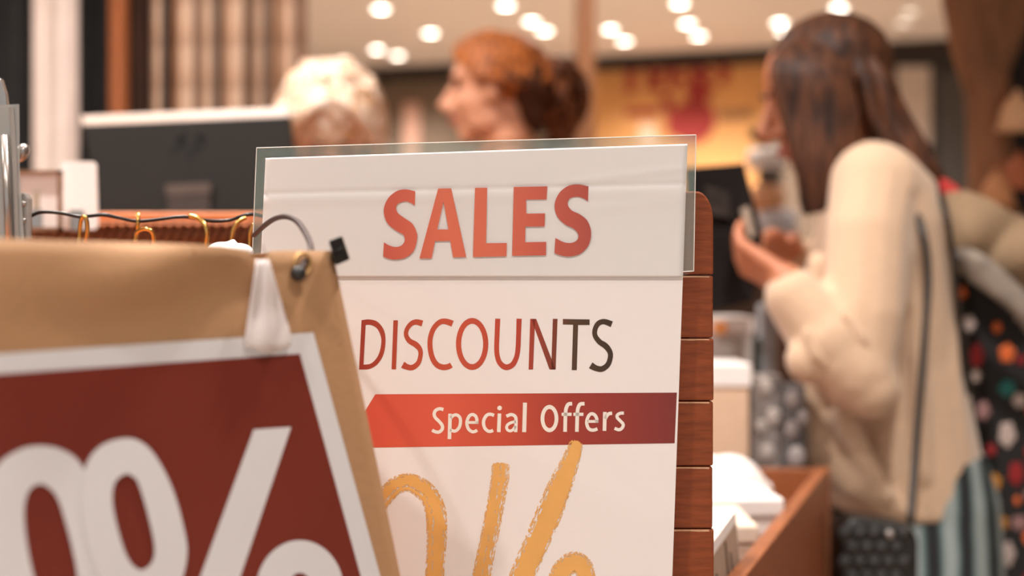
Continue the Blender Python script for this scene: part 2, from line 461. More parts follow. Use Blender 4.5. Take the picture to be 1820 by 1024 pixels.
pr = Print(POST, 0.00025); k = 240/1820
pr.crop(630, 555, k)
pr.poly([(62,772)]+cr([(95,108),(200,98),(310,130),(395,240),(418,390),(390,570),(310,700),(210,762),(130,772)], 6),
        cr([(150,172),(220,172),(300,215),(350,310),(362,400),(340,530),(290,630),(215,695),(122,708)], 6))
pr.poly([(525,110),(585,110),(560,770),(500,770)])
pr.stroke([(915,152),(830,132),(760,160),(705,235),(697,310),(740,385),(830,440),(885,510),(888,595),(855,690),(780,745),(710,738),(650,708)], [82,72,64,58,60,68,76,64,60,64,72,76,92])
pr.stroke([(1322,155),(1230,124),(1150,135),(1070,215),(1024,340),(1020,480),(1050,615),(1110,708),(1190,742),(1260,735),(1306,712)], [84,76,70,66,66,68,70,74,76,74,72])
pr.ring((1586,428), (218,350), (148,273))
pr.crop(860, 555, k)
pr.stroke([(187,88),(178,300),(172,480),(182,595),(220,690),(298,742),(385,708),(440,605),(460,480),(468,300),(475,88)], [68,66,66,66,70,76,72,66,66,66,70])
pr.poly([(625,90),(690,90),(663,772),(603,772)]); pr.mb.f[-1:]
pr.poly([(640,90),(705,90),(965,772),(885,772)])
pr.poly([(930,90),(993,90),(967,772),(908,772)])
pr.poly([(1065,92),(1425,98),(1425,172),(1270,172),(1252,780),(1185,780),(1203,168),(1065,165)])
pr.stroke([(1724,162),(1620,127),(1540,155),(1497,240),(1502,322),(1560,400),(1640,455),(1697,532),(1704,612),(1670,708),(1592,765),(1510,755),(1440,716)], [80,72,68,66,66,72,78,70,68,70,76,78,92])
pr.build('discounts_lettering', M_disc, poster)

pb = Print(POST, 0.0002)
pb.poly([(667,701),(1203,698),(1199,788),(645,796),(640,745)])
band = pb.build('red_band', M_band, poster)
pr = Print(POST, 0.0004); k = 180/1820
pr.crop(760, 700, k)
pr.stroke([(285,285),(215,270),(145,300),(118,362),(140,430),(210,500),(262,570),(260,640),(205,688),(140,684),(80,655)], 60)
pr.stroke([(405,358),(392,815)], 66)
pr.stroke([(415,440),(460,392),(525,382),(580,430),(590,510),(570,600),(510,665),(450,668),(410,640)], 58)
pr.stroke([(735,517),(915,517)], 50)
pr.stroke([(885,535),(884,460),(860,400),(805,374),(750,400),(712,480),(708,560),(740,640),(800,682),(850,678),(892,655)], 58)
pr.stroke([(1195,388),(1120,368),(1060,390),(1015,460),(1005,540),(1030,620),(1080,668),(1130,676),(1178,658)], 60)
pr.stroke([(1292,355),(1278,690)], 66); pr.disc((1294,256), 42)
pr.stroke([(1415,405),(1500,374),(1570,405),(1590,480),(1582,690)], 60)
pr.stroke([(1585,500),(1500,520),(1440,556),(1420,605),(1440,652),(1490,668),(1540,640),(1580,580)], 52)
pr.stroke([(1750,160),(1735,690)], 72)
pr.crop(940, 700, k)
pr.ring((370,446), (160,246), (92,172))
for dx in (0, 212):
    pr.stroke([(778+dx*1.05,180),(715+dx,186),(678+dx,240),(660+dx,340),(650+dx,685)], 66)
    pr.stroke([(588+dx,370),(768+dx,370)], 58)
pr.stroke([(1050,498),(1250,498)], 50)
pr.stroke([(1220,520),(1218,445),(1185,384),(1130,360),(1080,390),(1045,470),(1042,550),(1070,620),(1120,652),(1180,650),(1232,630)], 60)
pr.stroke([(1366,328),(1358,668)], 66); pr.stroke([(1372,450),(1405,390),(1445,358),(1496,352)], 62)
pr.stroke([(1708,348),(1640,352),(1590,385),(1590,432),(1640,485),(1690,540),(1690,590),(1650,638),(1600,645),(1540,620)], 58)
pr.build('band_lettering', M_inkw, band)

# dry-brush percent mark: each stroke is a bundle of bristle lanes with gaps near its edges
pr = Print(POST, 0.00045)
def brush(pts, wid, dry, cap=True):
    q = cr([(p[0], p[1], w_) for p, w_ in zip(pts, wid)], 36); m = len(q); LN = 30
    L = []
    for i in range(m):
        a_, b2 = q[max(0, i-1)], q[min(m-1, i+1)]; dx, dy = b2[0]-a_[0], b2[1]-a_[1]; l = math.hypot(dx, dy) or 1
        L.append((-dy/l, dx/l))
    for ln in range(LN):
        e = (ln+0.5)/LN*2-1; gap = 0
        ci = 0
        if cap: ci = int((1-math.sqrt(max(0, 1-e*e)))*10+random.random()*4)
        for i in range(ci, m-1):
            if gap > 0: gap -= 1; continue
            edge = abs(e) > 0.78
            for (lo_e, hi_e, pr_) in dry:
                if lo_e <= e <= hi_e and random.random() < pr_*0.5: gap = random.randint(1, 9)
            if edge and random.random() < 0.16: gap = random.randint(0, 4)
            if gap > 0: continue
            wob = 1+random.uniform(-0.03, 0.03) if edge else 1
            vs = []
            for ii, ee in ((i, ln/LN*2-1), (i, (ln+1)/LN*2-1), (i+1, (ln+1)/LN*2-1), (i+1, ln/LN*2-1)):
                h = q[ii][2]/2*ee*wob; vs.append((q[ii][0]+L[ii][0]*h, q[ii][1]+L[ii][1]*h))
            pr.put((vs, [(0, 1, 2, 3)]))
pr.crop(670, 780, 250/1049)
brush([(-60,640),(0,520),(70,420),(140,350),(230,325),(320,360),(400,440),(440,560),(447,700),(440,850),(425,1100)], [130,120,128,132,136,145,150,155,152,145,140], [(0.3, 0.5, 0.12), (-0.9, -0.6, 0.1)], False)
pr.crop(840, 770, 250/1008)
brush([(202,210),(195,330),(175,450),(145,620),(108,800),(70,990),(55,1100)], [128,130,125,128,125,132,135], [(-0.9, -0.45, 0.2), (-0.1, 0.15, 0.06)])
brush([(750,52),(700,200),(625,380),(545,580),(455,790),(360,1010),(330,1100)], [92,130,172,186,180,178,180], [(0.62, 0.9, 0.2), (-0.98, -0.85, 0.1)])
brush([(590,1120),(620,1020),(680,945),(745,925),(800,975),(815,1060),(815,1120)], [120,140,150,150,140,130,130], [(-0.9, -0.6, 0.1)], False)
pr.build('brushed_percent_mark', M_yel, poster)

sleeve = thing('plastic_sleeve', 'clear plastic sleeve holding the top of the sales poster', 'plastic sleeve', P(845, 480, 0.99))
sl = [(456, 263), (1237, 240), (1233, 482), (1214, 492), (600, 494), (466, 470), (448, 466)]
slab(POST, [(456, 263), (1237, 240), (1233, 482), (448, 466)], -0.0012, 0.0003).build('back_sheet', M_film, sleeve)
slab(POST, sl, 0.0046, 0.0003).build('front_sheet', M_clear, sleeve)
for i, (p, q) in enumerate(((sl[0], sl[1]), (sl[1], sl[2]), (sl[6], sl[0]), ((1214, 483), (1233, 482)))):
    MB().tube([POST.hit(p[0], p[1], 0.005), POST.hit(q[0], q[1], 0.005)], 0.00035, 6).build('edge_highlight', M_filmedge, sleeve)  # bright highlight along the sleeve border, put into whitish tubes

# ------------------------------------------------------------------ kraft bag with the percent sticker
x0 = P(0, 512, 0.66); x1 = P(640, 512, 0.835)
bd = Vector((x1.x-x0.x, x1.y-x0.y, 0)).normalized(); bn = Vector((bd.y, -bd.x, 0))
if bn.y > 0: bn = -bn
BAG = Plane(x0, bn)
ZB = 0.925
bag = thing('paper_bag', 'brown kraft paper carrier bag with a red percent sticker', 'paper bag', (-0.2, 0.76, ZB))
top = [(-170, 420), (-90, 422), (0, 424), (120, 428), (250, 432), (340, 434), (400, 438), (440, 446), (450, 460), (460, 468), (470, 458), (480, 446), (530, 445), (590, 446)]
right = lambda py: 590+(py-446)*(711-590)/(1024-446) if py > 560 else 590+(py-446)*(614-590)/(560-446)
def bag_fold(px, v):
    d = 0.004*math.sin(px/95+v*3.0)*(1-v)**1.5 + 0.003*math.sin(px/210.0+1.1)
    s1 = (px-300)+(v*1500-60)*0.95      # diagonal crease from the top right corner to the lower left
    d += 0.012*math.exp(-(s1/110)**2)*max(0, 1-v*2.2)
    return d*max(0, min(1, (560-px)/120.0))*max(0, min(1, (0.135-v)/0.08))
rows = []; NV = 40
cols = []
for i in range(len(top)-1):
    n = 4
    for j in range(n): cols.append((top[i][0]+(top[i+1][0]-top[i][0])*j/n, top[i][1]+(top[i+1][1]-top[i][1])*j/n))
cols.append(top[-1])
def bag_pt(ci, v, off=0.0):
    px, ty = cols[ci]
    py = ty+(1500-ty)*v
    u = (px+170)/(590+170)
    xr_ = right(py); X = -170+u*(xr_+170)
    q = BAG.hit(X, py, off+bag_fold(X, v))
    return q
for j in range(NV+1):
    v = (j/NV)
    rows.append([bag_pt(i, v) for i in range(len(cols))])
zlow = min(p.z for p in rows[-1])
for r in rows:                                   # foot of the bag rests on the counter
    for p in r:
        if p.z < ZB: p.z = ZB
mb = MB(); mb.grid(rows); mb.build('front_panel', M_kraft, bag, True, solid=0.0004)
back = Vector((-0.062, 0.085, 0))
right_edge = [r[-1].copy() for r in rows]; left_edge = [r[0].copy() for r in rows]
mb = MB(); mb.grid([[p+Vector((0, 0.0006, 0)), p+back*0.5+Vector((-0.012, 0, 0)), p+back] for p in right_edge]); mb.build('side_gusset', M_kraft, bag, solid=0.0004)
mb = MB(); mb.grid([[p, p+back*0.5+Vector((0.012, 0, 0)), p+back] for p in left_edge]); mb.build('side_gusset', M_kraft, bag, solid=0.0004)
mb = MB(); mb.grid([[l+back-Vector((0, 0, 0.0)), r_+back] for l, r_ in zip(left_edge, right_edge)]); mb.build('back_panel', M_kraft, bag, solid=0.0004)
mb = MB(); mb.add([left_edge[-1]+Vector((0, 0, .001)), right_edge[-1]+Vector((0, 0, .001)), right_edge[-1]+back+Vector((0, 0, .001)), left_edge[-1]+back+Vector((0, 0, .001))], [(0, 1, 2, 3)]); mb.build('bottom_panel', M_kraft, bag, solid=0.0004)

st = Print(BAG, 0.0010)
st.poly([(-120, 637), (557, 591), (676, 1024), (712, 1155), (-120, 1270)])
stick = st.build('percent_sticker', M_stwhite, bag)
st = Print(BAG, 0.0013); st.poly([(-100, 672), (533, 629), (641, 1024), (676, 1155), (-100, 1240)]); st.build('red_field', M_stred, stick)
st = Print(BAG, 0.0017); st.crop(0, 740, 340/1226)
st.poly(cr([(250,188),(110,220),(-20,320),(-90,520),(-80,820),(0,1100),(130,1350),(400,1480),(640,1400),(720,1150),(680,850),(620,560),(520,310),(400,215)], 6, True),
        cr([(250,435),(185,480),(155,600),(170,800),(220,1040),(290,1210),(400,1260),(490,1180),(495,1030),(470,880),(420,680),(370,530),(315,460)], 6, True))
st.off = 0.0020
st.poly(cr([(800,140),(660,180),(565,280),(520,440),(530,650),(580,880),(680,1110),(850,1230),(1020,1210),(1150,1080),(1200,880),(1170,680),(1100,450),(1000,260),(905,165)], 6, True),
        cr([(800,372),(735,430),(722,560),(765,760),(825,920),(900,985),(970,940),(990,840),(950,640),(890,440),(850,385)], 6, True))
st.off = 0.0017
st.crop(320, 740, 400/1442)
st.poly([(472,85),(712,68),(345,1150),(85,1150)])
st.ring((768,1120), (282,326), (80,116))
st.build('percent_lettering', M_stwhite, stick)

tg = MB(); tagpts = [(453, 466), (480, 457), (500, 525), (515, 585), (512, 612), (480, 628), (436, 604), (441, 545)]
rows = []
for j in range(13):
    v = j/12; py = 462+v*160; lx = 455-19*min(1, v*1.2); rx = 478+38*min(1, v*1.25)
    rows.append([BAG.hit(lx+(rx-lx)*i/10, py-(6*math.cos(i/10*6) if j == 12 else 0), 0.0050+0.0009*math.sin(i*1.1+v*4)+0.0006*math.sin(v*9)) for i in range(11)])
tg.grid(rows)
tag(tg.build('plastic_strip', plastic_film('milky_film', (238, 226, 222), 0.86, 0.25), None, True, solid=0.0003), 'crumpled white plastic strip stuck over the kraft bag front', 'plastic strip')

ey = MB(); c = BAG.hit(531, 484, 0.004)
cord = thing('cord_handle', 'dark cord looping from the poster sleeve to the brass eyelet of the bag', 'cord', c)
pts = [POST.hit(452, 418, 0.0085), P(470, 401, 0.955), P(488, 389, 0.92), P(507, 385, 0.895), P(526, 392, 0.87), P(541, 411, 0.85), P(552, 436, 0.83), P(550, 452, 0.815), P(540, 468, 0.80), BAG.hit(531, 484, 0.005)]
MB().tube(cr(pts, 6), 0.0018, 8).build('cord_loop', M_cord, cord, True)
MB().ell(BAG.hit(530, 486, 0.005), (0.0046, 0.0046, 0.0046)).build('knot', M_black, cord, True)
def torus(mb, c, n, R, r, seg=28, arc=(0, 2*math.pi)):
    n = Vector(n).normalized(); a = n.orthogonal().normalized(); b2 = n.cross(a)
    pts = [Vector(c)+(a*math.cos(arc[0]+(arc[1]-arc[0])*i/seg)+b2*math.sin(arc[0]+(arc[1]-arc[0])*i/seg))*R for i in range(seg+1)]
    mb.tube(pts, r, 8, caps=False); return mb
torus(MB(), BAG.hit(538, 470, 0.002), bn, 0.006, 0.0011).build('eyelet', mat('dull_brass', (190, 150, 98), 0.45, 0.7), bag, True)
# black clip on the bag's top corner
clip = thing('binder_clip', 'small black clip on the top corner of the kraft bag', 'clip', BAG.hit(603, 470, 0))
corn = [(584, 428), (608, 419), (622, 461), (597, 472)]
slabm = MB(); slabm.prism([BAG.hit(x, y, 0.005) for x, y in corn], [BAG.hit(x, y, -0.006) for x, y in corn]); slabm.build('clip_body', M_black, clip, bevel=0.0008)
MB().tube([BAG.hit(590, 450, 0.006), BAG.hit(600, 446, 0.0066), BAG.hit(609, 440, 0.006)], 0.0006, 6).build('clip_lever', M_wire, clip)

# ------------------------------------------------------------------ counter under bag, with steel sign holder, wire rail, basket, cards
counter = thing('sales_counter', 'wooden sales counter carrying the kraft bag and the basket', 'counter', (-0.62, 1.25, 0))
MB().box((-0.62, 1.22, 0.905), (0.46, 0.70, 0.015)).build('counter_top', M_oak, counter, bevel=0.003)
MB().box((-0.62, 1.22, 0.445), (0.43, 0.66, 0.445)).build('counter_body', M_crate, counter)
for z in (0.2, 0.5):
    MB().box((-0.62, 0.555, z+0.05), (0.41, 0.006, 0.13)).build('front_board', M_oak, counter, bevel=0.002)

HY = 1.1
holder = thing('sign_holder', 'grey steel sign holder with clear plastic pocket beside the wire rail', 'sign holder', P(-20, 512, HY)*1.0)
holder.location.z = 0.92
zb = 0.92
pl = [(-110, 150), (-30, 128), (2, 140), (10, 165), (16, 215), (22, 300), (34, 400), (44, 512)]
mb = MB()
f_ = [P(x, y, HY) for x, y in pl]+[Vector((P(46, 0, HY).x, HY, zb)), Vector((P(-110, 0, HY).x, HY, zb))]
mb.prism(f_, [v+Vector((0, 0.006, 0)) for v in f_]); mb.build('steel_plate', M_steel, holder, bevel=0.001)
f_ = [P(x, y, HY-0.008) for x, y in ((-60, 190), (33, 185), (34, 300), (44, 470), (-60, 470))]
mb = MB(); mb.prism(f_, [v+Vector((0, 0.0015, 0)) for v in f_]); mb.build('plastic_pocket', plastic_film('pocket_film', (190, 192, 188), 0.55, 0.2), holder)
MB().tube([P(20, 190, HY-0.009), P(26, 300, HY-0.009), P(30, 470, HY-0.009)], 0.0018, 8).build('pocket_rim', M_greyplastic, holder)
MB().tube([P(8, 240, HY-0.012), P(18, 470, HY-0.012)], 0.003, 8).build('edge_rod', M_steel, holder, True)
f_ = [P(x, y, HY-0.004) for x, y in ((26, 345), (44, 342), (50, 352), (50, 425), (28, 470))]
mb = MB(); mb.prism(f_, [v+Vector((0, 0.01, 0)) for v in f_]); mb.build('rail_bracket', M_greyplastic, holder, bevel=0.001)
for y in (362, 392): MB().ell(P(41, y, HY-0.0045), (0.0022, 0.001, 0.0022)).build('rivet', M_steel, holder, True)
MB().ell(P(38, 272, HY+0.01), (0.0055, 0.0055, 0.008), R=Matrix.Rotation(0.5, 3, 'Y')).build('thumb_screw', M_steel, holder, True)

RY = 1.105
rail = thing('wavy_wire_rail', 'thin dark wavy wire rail with brass hooks between sign holder and panel', 'wire rail', P(240, 420, RY))
wav = [(44,390),(55,384),(70,378),(90,377),(115,380),(140,385),(160,384),(185,382),(215,388),(240,393),(265,392),(290,389),(315,386),(335,386),(360,391),(385,393),(410,391),(430,384),(450,381),(480,386),(560,390)]
MB().tube(cr([tuple(P(x, y, RY)) for x, y in wav], 4), 0.0014, 8).build('wire', M_wire, rail, True)
def hook(pts, r=0.0017):
    MB().tube(cr([tuple(P(x, y, RY+d)) for x, y, d in pts], 6), r, 8).build('hook', M_gold, rail, True)
hook([(140,460,0),(141,420,0),(144,392,-.004),(149,385,-.006),(154,392,-.006),(155,410,-.004),(151,432,0)])
hook([(240,430,0),(243,414,-.002),(252,408,-.006),(264,408,-.008),(272,416,-.006),(273,440,0)])
hook([(337,384,0),(352,388,-.003),(364,400,-.006),(368,416,-.006),(366,436,-.003),(366,470,0)], 0.002)
hook([(409,470,0),(411,430,-.002),(415,408,-.004),(424,394,-.004),(437,387,-.002)])
hook([(443,470,0),(444,430,0),(445,412,-.002),(452,398,-.003)])
MB().tube([P(245, 378, RY), P(245, 412, RY)], 0.0016, 8).build('hook_stem', M_gold, rail, True)

BY = 1.62
bk = thing('wicker_basket', 'brown woven wicker basket with an orange wooden rim on the counter', 'basket', (P(280, 0, BY).x, BY+0.12, 0.92))
rim_z = P(0, 385, BY).z; bx0 = P(30, 0, BY).x; bx1 = P(470, 0, BY).x
MB().box(((bx0+bx1)/2, BY+0.12, (rim_z-0.01+0.92)/2), ((bx1-bx0)/2-0.004, 0.112, (rim_z-0.01-0.92)/2)).build('basket_body', mat('wicker_dark', (96, 56, 32), 0.7, var=0.3, scale=60), bk)
for yy in (BY, BY+0.236):
    MB().box(((bx0+bx1)/2, yy, rim_z), ((bx1-bx0)/2+0.006, 0.009, 0.0045)).build('rim_rail', M_rim, bk, bevel=0.002)
for xx in (bx0, bx1):
    MB().box((xx, BY+0.118, rim_z), (0.008, 0.109, 0.0045)).build('rim_rail', M_rim, bk, bevel=0.002)
M_wk = mat('wicker_strand', (132, 78, 44), 0.55, var=0.35, scale=90)
ns = 26
strand = MB(); strand.tube([Vector((0, 0, 0)), Vector((0.006, -0.003, 0.012)), Vector((0.014, 0, 0.026))], [0.0035, 0.0045, 0.0035], 6)
sme = strand.mesh('strand'); sme.materials.append(M_wk)
for p in sme.polygons: p.use_smooth = True
for r_ in range(6):
    for i in range(ns):
        o = bpy.data.objects.new('strand', sme); COL.objects.link(o); o.parent = bk
        o.location = Vector((bx0+(bx1-bx0)*(i+0.2)/ns, BY+0.0065, rim_z-0.034-r_*0.024))-bk.location
        o.scale = (1, 1, 1) if r_ % 2 == 0 else (-1, 1, 1)
        if r_ % 2: o.location.x += 0.014
# two white cards clipped to the basket rim
def card(x0, x1, yt, yb, Y, label, framed):
    t = thing('display_card', label, 'card', P((x0+x1)/2, yb, Y))
    n = 6; R_ = 9; pts = []
    for (cx, cy, a0) in ((x1-R_, yt+R_, -90), (x1+3-R_, yb-R_, 0), (x0+R_, yb-R_, 90), (x0+R_, yt+R_, 180)):
        for i in range(n+1):
            a = math.radians(a0+90*i/n); pts.append((cx+R_*math.cos(a), cy+R_*math.sin(a)))
    f_ = [P(x, y, Y) for x, y in pts]
    mb = MB(); mb.prism(f_, [v+Vector((0, 0.003, 0)) for v in f_]); mb.build('card_sheet', M_white, t)
    if framed:
        for (a_, b2, c_, d_) in ((x0, x1, yt, yt+6), (x0, x1, yb-6, yb), (x0, x0+5, yt, yb), (x1-6, x1, yt, yb)):
            p0, p1 = P(a_, c_, Y-0.002), P(b2, d_, Y-0.002)
            MB().box((p0+p1)/2, (abs(p1.x-p0.x)/2, 0.004, abs(p1.z-p0.z)/2)).build('frame_bar', mat('frame_brown', (134, 98, 70), 0.5), t)
        p0, p1 = P(58, 340, Y-0.0012), P(70, 372, Y-0.0012)
        MB().box((p0+p1)/2, (abs(p1.x-p0.x)/2, 0.0006, abs(p1.z-p0.z)/2)).build('printed_mark', mat('mark_grey', (176, 160, 140), 0.7), t)
    q = P((x0+x1)/2, 392, Y+0.006)
    MB().box(q, (0.008, 0.008, 0.012)).build('rim_clip', M_steel, t, bevel=0.001)
card(108, 171, 287, 408, 1.575, 'plain white card with rounded corners clipped to the basket rim', False)
card(22, 110, 303, 410, 1.56, 'white card in a thin brown frame clipped to the basket rim', True)
# white tissue ball peeking above the bag
tb = MB(); tb.ell(P(396, 448, 0.95), (0.012, 0.008, 0.007)); tb.limb([P(412, 440, 0.95), P(416, 426, 0.952)], [0.005, 0.0015]); tb.ell(P(425, 448, 0.945), (0.010, 0.008, 0.006))
tb.tube([P(405, 450, 0.95), P(405, 600, 0.95), P(405, 1020, 0.95)], [0.01, 0.02, 0.03]); 
tbo = tb.fuse('tissue_paper', M_white, None, 0.002, 2); tag(tbo, 'white tissue paper peeking up behind the kraft bag', 'tissue paper')

# ------------------------------------------------------------------ cash desk, monitor
desk = thing('cash_desk', 'long brown cash desk under the dark monitor', 'cash desk', (-0.95, 2.25, 0))
MB().box((-0.95, 2.25, 1.045), (0.62, 0.22, 0.015)).build('desk_top', M_oak, desk, bevel=0.003)
MB().box((-0.95, 2.25, 0.515), (0.60, 0.20, 0.515)).build('desk_body', M_crate, desk)
MY = 2.3
mon = thing('computer_monitor', 'dark computer monitor seen from behind on the cash desk', 'monitor', P(330, 512, MY)); mon.location.z = 1.06
M_mon = mat('monitor_shell', (32, 29, 24), 0.5, var=0.05)
M_monedge = mat('monitor_lit_bezel', (206, 184, 170), 0.35, var=0.04)  # ceiling light on the top chamfer put into a pale colour
q = [(146, 222), (514, 206), (530, 340), (536, 440), (186, 446), (168, 330)]
f_ = [P(x, y, MY) for x, y in q]
mb = MB(); mb.prism(f_, [v+Vector((0, 0.028, 0)) for v in f_]); mb.build('shell', M_mon, mon, bevel=0.003)
e_ = [P(144, 206, MY+0.01), P(512, 191, MY+0.01), P(514, 206, MY-0.001), P(146, 222, MY-0.001)]
mb = MB(); mb.prism(e_, [v+Vector((0, 0.022, -0.001)) for v in e_]); mb.build('lit_top_bezel', M_monedge, mon, bevel=0.001)
M_logo = mat('logo_dark', (36, 33, 28), 0.25)
lg = MB()
MP = Plane(P(0, 512, MY), (0, -1, 0))
lgp = Print(MP, 0.0012)
for pts in ([(329,232),(316,256),(304,272)], [(318,252),(326,250),(318,270)], [(356,240),(344,262),(334,284)], [(352,246),(362,246),(356,262),(346,264)]):
    lgp.stroke(pts, 9)
lgp.build('logo', M_logo, mon)
f_ = [P(x, y, MY-0.012) for x, y in ((296, 328), (372, 324), (374, 420), (300, 424))]
mb = MB(); mb.prism(f_, [v+Vector((0, 0.011, 0)) for v in f_]); neck = mb.build('stand_mount', mat('mount_grey', (70, 60, 55), 0.5), mon, bevel=0.002)
f_ = [P(x, y, MY-0.0135) for x, y in ((294, 328), (374, 324), (374, 343), (295, 347))]
mb = MB(); mb.prism(f_, [v+Vector((0, 0.002, 0)) for v in f_]); mb.build('mount_cap', mat('cap_grey', (98, 84, 76), 0.4), neck)
p = P(336, 0, MY)
MB().box((p.x, MY-0.006, (P(0, 420, MY).z+1.075)/2), (0.025, 0.006, (P(0, 420, MY).z-1.075)/2)).build('stand_neck', M_mon, mon)
MB().box((p.x, MY, 1.0675), (0.10, 0.08, 0.0075)).build('stand_base', M_mon, mon, bevel=0.003)

# ------------------------------------------------------------------ hanging cloths on the left, woven column
def curtain(name, px0, px1, Y, m, label, cat, folds=4, amp=0.02, group=None, zb=0.06, lean=None):
    t0 = P(px0, 0, Y).x; t1 = P(px1, 0, Y).x; rows = []
    for j in range(25):
        v = j/24; z = 2.78-(2.78-zb)*v; r = []
        for i in range(61):
            u = i/60
            x = t0+(t1-t0)*u
            if lean: x += lean(u, z)
            r.append(Vector((x, Y+amp*math.sin(u*folds*2*math.pi+0.6*math.sin(v*3))+amp*0.4*math.sin(u*folds*5.1), z)))
        rows.append(r)
    t = thing(name, label, cat, ((t0+t1)/2, Y, zb), group)
    mb = MB(); mb.grid(rows); mb.build('cloth', m, t, True, solid=0.002)
    MB().tube([Vector((t0-0.01, Y, 2.79)), Vector((t1+0.01, Y, 2.79))], 0.01, 8).build('rod', M_steel, t, True)
    for xx in (t0+0.005, t1-0.005):
        MB().tube([Vector((xx, Y, 2.79)), Vector((xx, Y, H))], 0.005, 8).build('rod_hanger', M_steel, t, True)
    return t
curtain('black_drape', -330, 58, 3.45, M_fabric_b, 'black drape hanging beside the white drape at the wall end', 'drape', 5)
curtain('white_drape', 56, 138, 3.38, M_fabric_w, 'narrow white drape hanging between two black drapes', 'drape', 1, 0.02)
curtain('black_drape', 120, 198, 3.5, M_fabric_b, 'black drape hanging between white drape and woven column', 'drape', 2)
curtain('brown_drape', 225, 282, 3.52, mat('brown_cloth', (74, 46, 32), 0.9), 'dark brown drape hanging beside the woven column', 'drape', 2)
wc = thing('woven_column', 'slim orange column of stacked cane rings between dark drapes', 'column', (P(211, 0, 3.4).x, 3.4, 0))
M_cane = mat('cane', (168, 98, 52), 0.6, var=0.3, scale=40)
cx = P(211, 0, 3.4).x; rr = 17/F*3.4
MB().tube([Vector((cx, 3.4, 0)), Vector((cx, 3.4, H-0.01))], rr*0.8, 12).build('core', M_cane, wc)
rg = MB(); torus(rg, (0, 0, 0), (0, 0, 1), rr*0.82, 0.0052, 20); rme = rg.mesh('ring'); rme.materials.append(M_cane)
for p_ in rme.polygons: p_.use_smooth = True
z = H-0.02
cnt = 0
while z > 0.02 and cnt < 280:
    o = bpy.data.objects.new('cane_ring', rme); COL.objects.link(o); o.parent = wc; o.location = (0, 0, z); z -= 0.0102; cnt += 1
# plaid curtain: woven check pattern from two stripe sets
def plaid():
    m = bpy.data.materials.new('plaid_cloth'); m.use_nodes = True; nt = m.node_tree; b = nt.nodes['Principled BSDF']; b.inputs['Roughness'].default_value = 0.9
    tc = N(nt, 'ShaderNodeTexCoord'); sp = N(nt, 'ShaderNodeSeparateXYZ'); nt.links.new(tc.outputs['Object'], sp.inputs[0])
    def stripes(axis, period, stops):
        mu = N(nt, 'ShaderNodeMath', operation='MULTIPLY'); mu.inputs[1].default_value = 1/period; nt.links.new(sp.outputs[axis], mu.inputs[0])
        fr = N(nt, 'ShaderNodeMath', operation='FRACT'); nt.links.new(mu.outputs[0], fr.inputs[0])
        rp = N(nt, 'ShaderNodeValToRGB'); rp.color_ramp.interpolation = 'CONSTANT'; nt.links.new(fr.outputs[0], rp.inputs[0])
        e = rp.color_ramp.elements; e[0].position = 0; e[0].color = lin(stops[0][1]); e[1].position = stops[1][0]; e[1].color = lin(stops[1][1])
        for p_, c_ in stops[2:]:
            q_ = e.new(p_); q_.color = lin(c_)
        return rp
    a_ = stripes(0, 0.115, [(0, (214, 190, 170)), (0.3, (136, 110, 92)), (0.48, (208, 182, 160)), (0.64, (98, 82, 72)), (0.88, (170, 138, 112))])
    b2 = stripes(2, 0.10, [(0, (240, 226, 212)), (0.5, (206, 184, 164)), (0.75, (226, 204, 184))])
    mx = N(nt, 'ShaderNodeMix', data_type='RGBA', blend_type='MULTIPLY'); mx.inputs[0].default_value = 0.75
    nt.links.new(a_.outputs[0], mx.inputs[6]); nt.links.new(b2.outputs[0], mx.inputs[7]); nt.links.new(mx.outputs[2], b.inputs['Base Color'])
    return m
curtain('plaid_curtain', 268, 545, 3.3, plaid(), 'beige and brown plaid curtain hanging behind the monitor', 'curtain', 6, 0.018)
MB().box((P(292, 0, 3.2).x, 3.2, 1.4), (0.006, 0.012, 1.4)).build('x', M_dark)
o = bpy.data.objects['x']; o.name = 'dark_pole'; o.data.name = 'dark_pole'; tag(o, 'thin dark pole standing in front of the plaid curtain', 'pole')

# ------------------------------------------------------------------ middle pole, wall pictures
pole = thing('wooden_pillar', 'slim brown wooden pillar rising to the ceiling behind the red-haired person', 'pillar', (P(1040, 0, 5.0).x, 5.0, 0))
c = pole.location
MB().box((c.x, c.y, H/2), (0.034, 0.034, H/2-0.002)).build('shaft', mat('pillar_wood', (150, 98, 62), 0.5, var=0.15, stretch=(6, 6, 1)), pole, bevel=0.006)
MB().box((c.x, c.y, 0.05), (0.05, 0.05, 0.05)).build('plinth_block', M_dark, pole, bevel=0.004)

def on_wall(name, x0, x1, y0, y1, m, label, cat, off=0.03, th=0.028):
    o = slab(WALL, [(x0, y0), (x1, y0), (x1, y1), (x0, y1)], off, th).build(name, m); tag(o, label, cat); return o
bb = thing('wall_banner', 'tan wall banner with blurred red shapes behind the brunette person', 'banner', WALL.hit(1200, 420))
slab(WALL, [(1056, 114), (1362, 100), (1362, 420), (1056, 420)], 0.03, 0.028).build('banner_board', mat('banner_tan', (206, 146, 84), 0.7, var=0.14, scale=2.5), bb)
M_bred = mat('banner_red', (150, 44, 36), 0.7)
pr = Print(WALL, 0.034)
for pts, wd_ in (([(1108,120),(1142,118)], 12), ([(1122,118),(1120,166)], 13), ([(1152,118),(1172,162)], 13), ([(1150,160),(1168,140)], 9), ([(1170,140),(1186,118)], 9), ([(1196,116),(1196,162)], 12),
                 ([(1196,120),(1222,118)], 10), ([(1196,140),(1218,140)], 9), ([(1232,116),(1234,160)], 13), ([(1234,118),(1262,132),(1244,146),(1270,162)], 11), ([(1276,116),(1290,126),(1284,150)], 14),
                 ([(1112,200),(1172,198)], 11), ([(1180,168),(1196,210)], 14)):
    pr.stroke(pts, wd_*1.25)
pr.build('red_lettering', M_bred, bb)
pr = Print(WALL, 0.036)
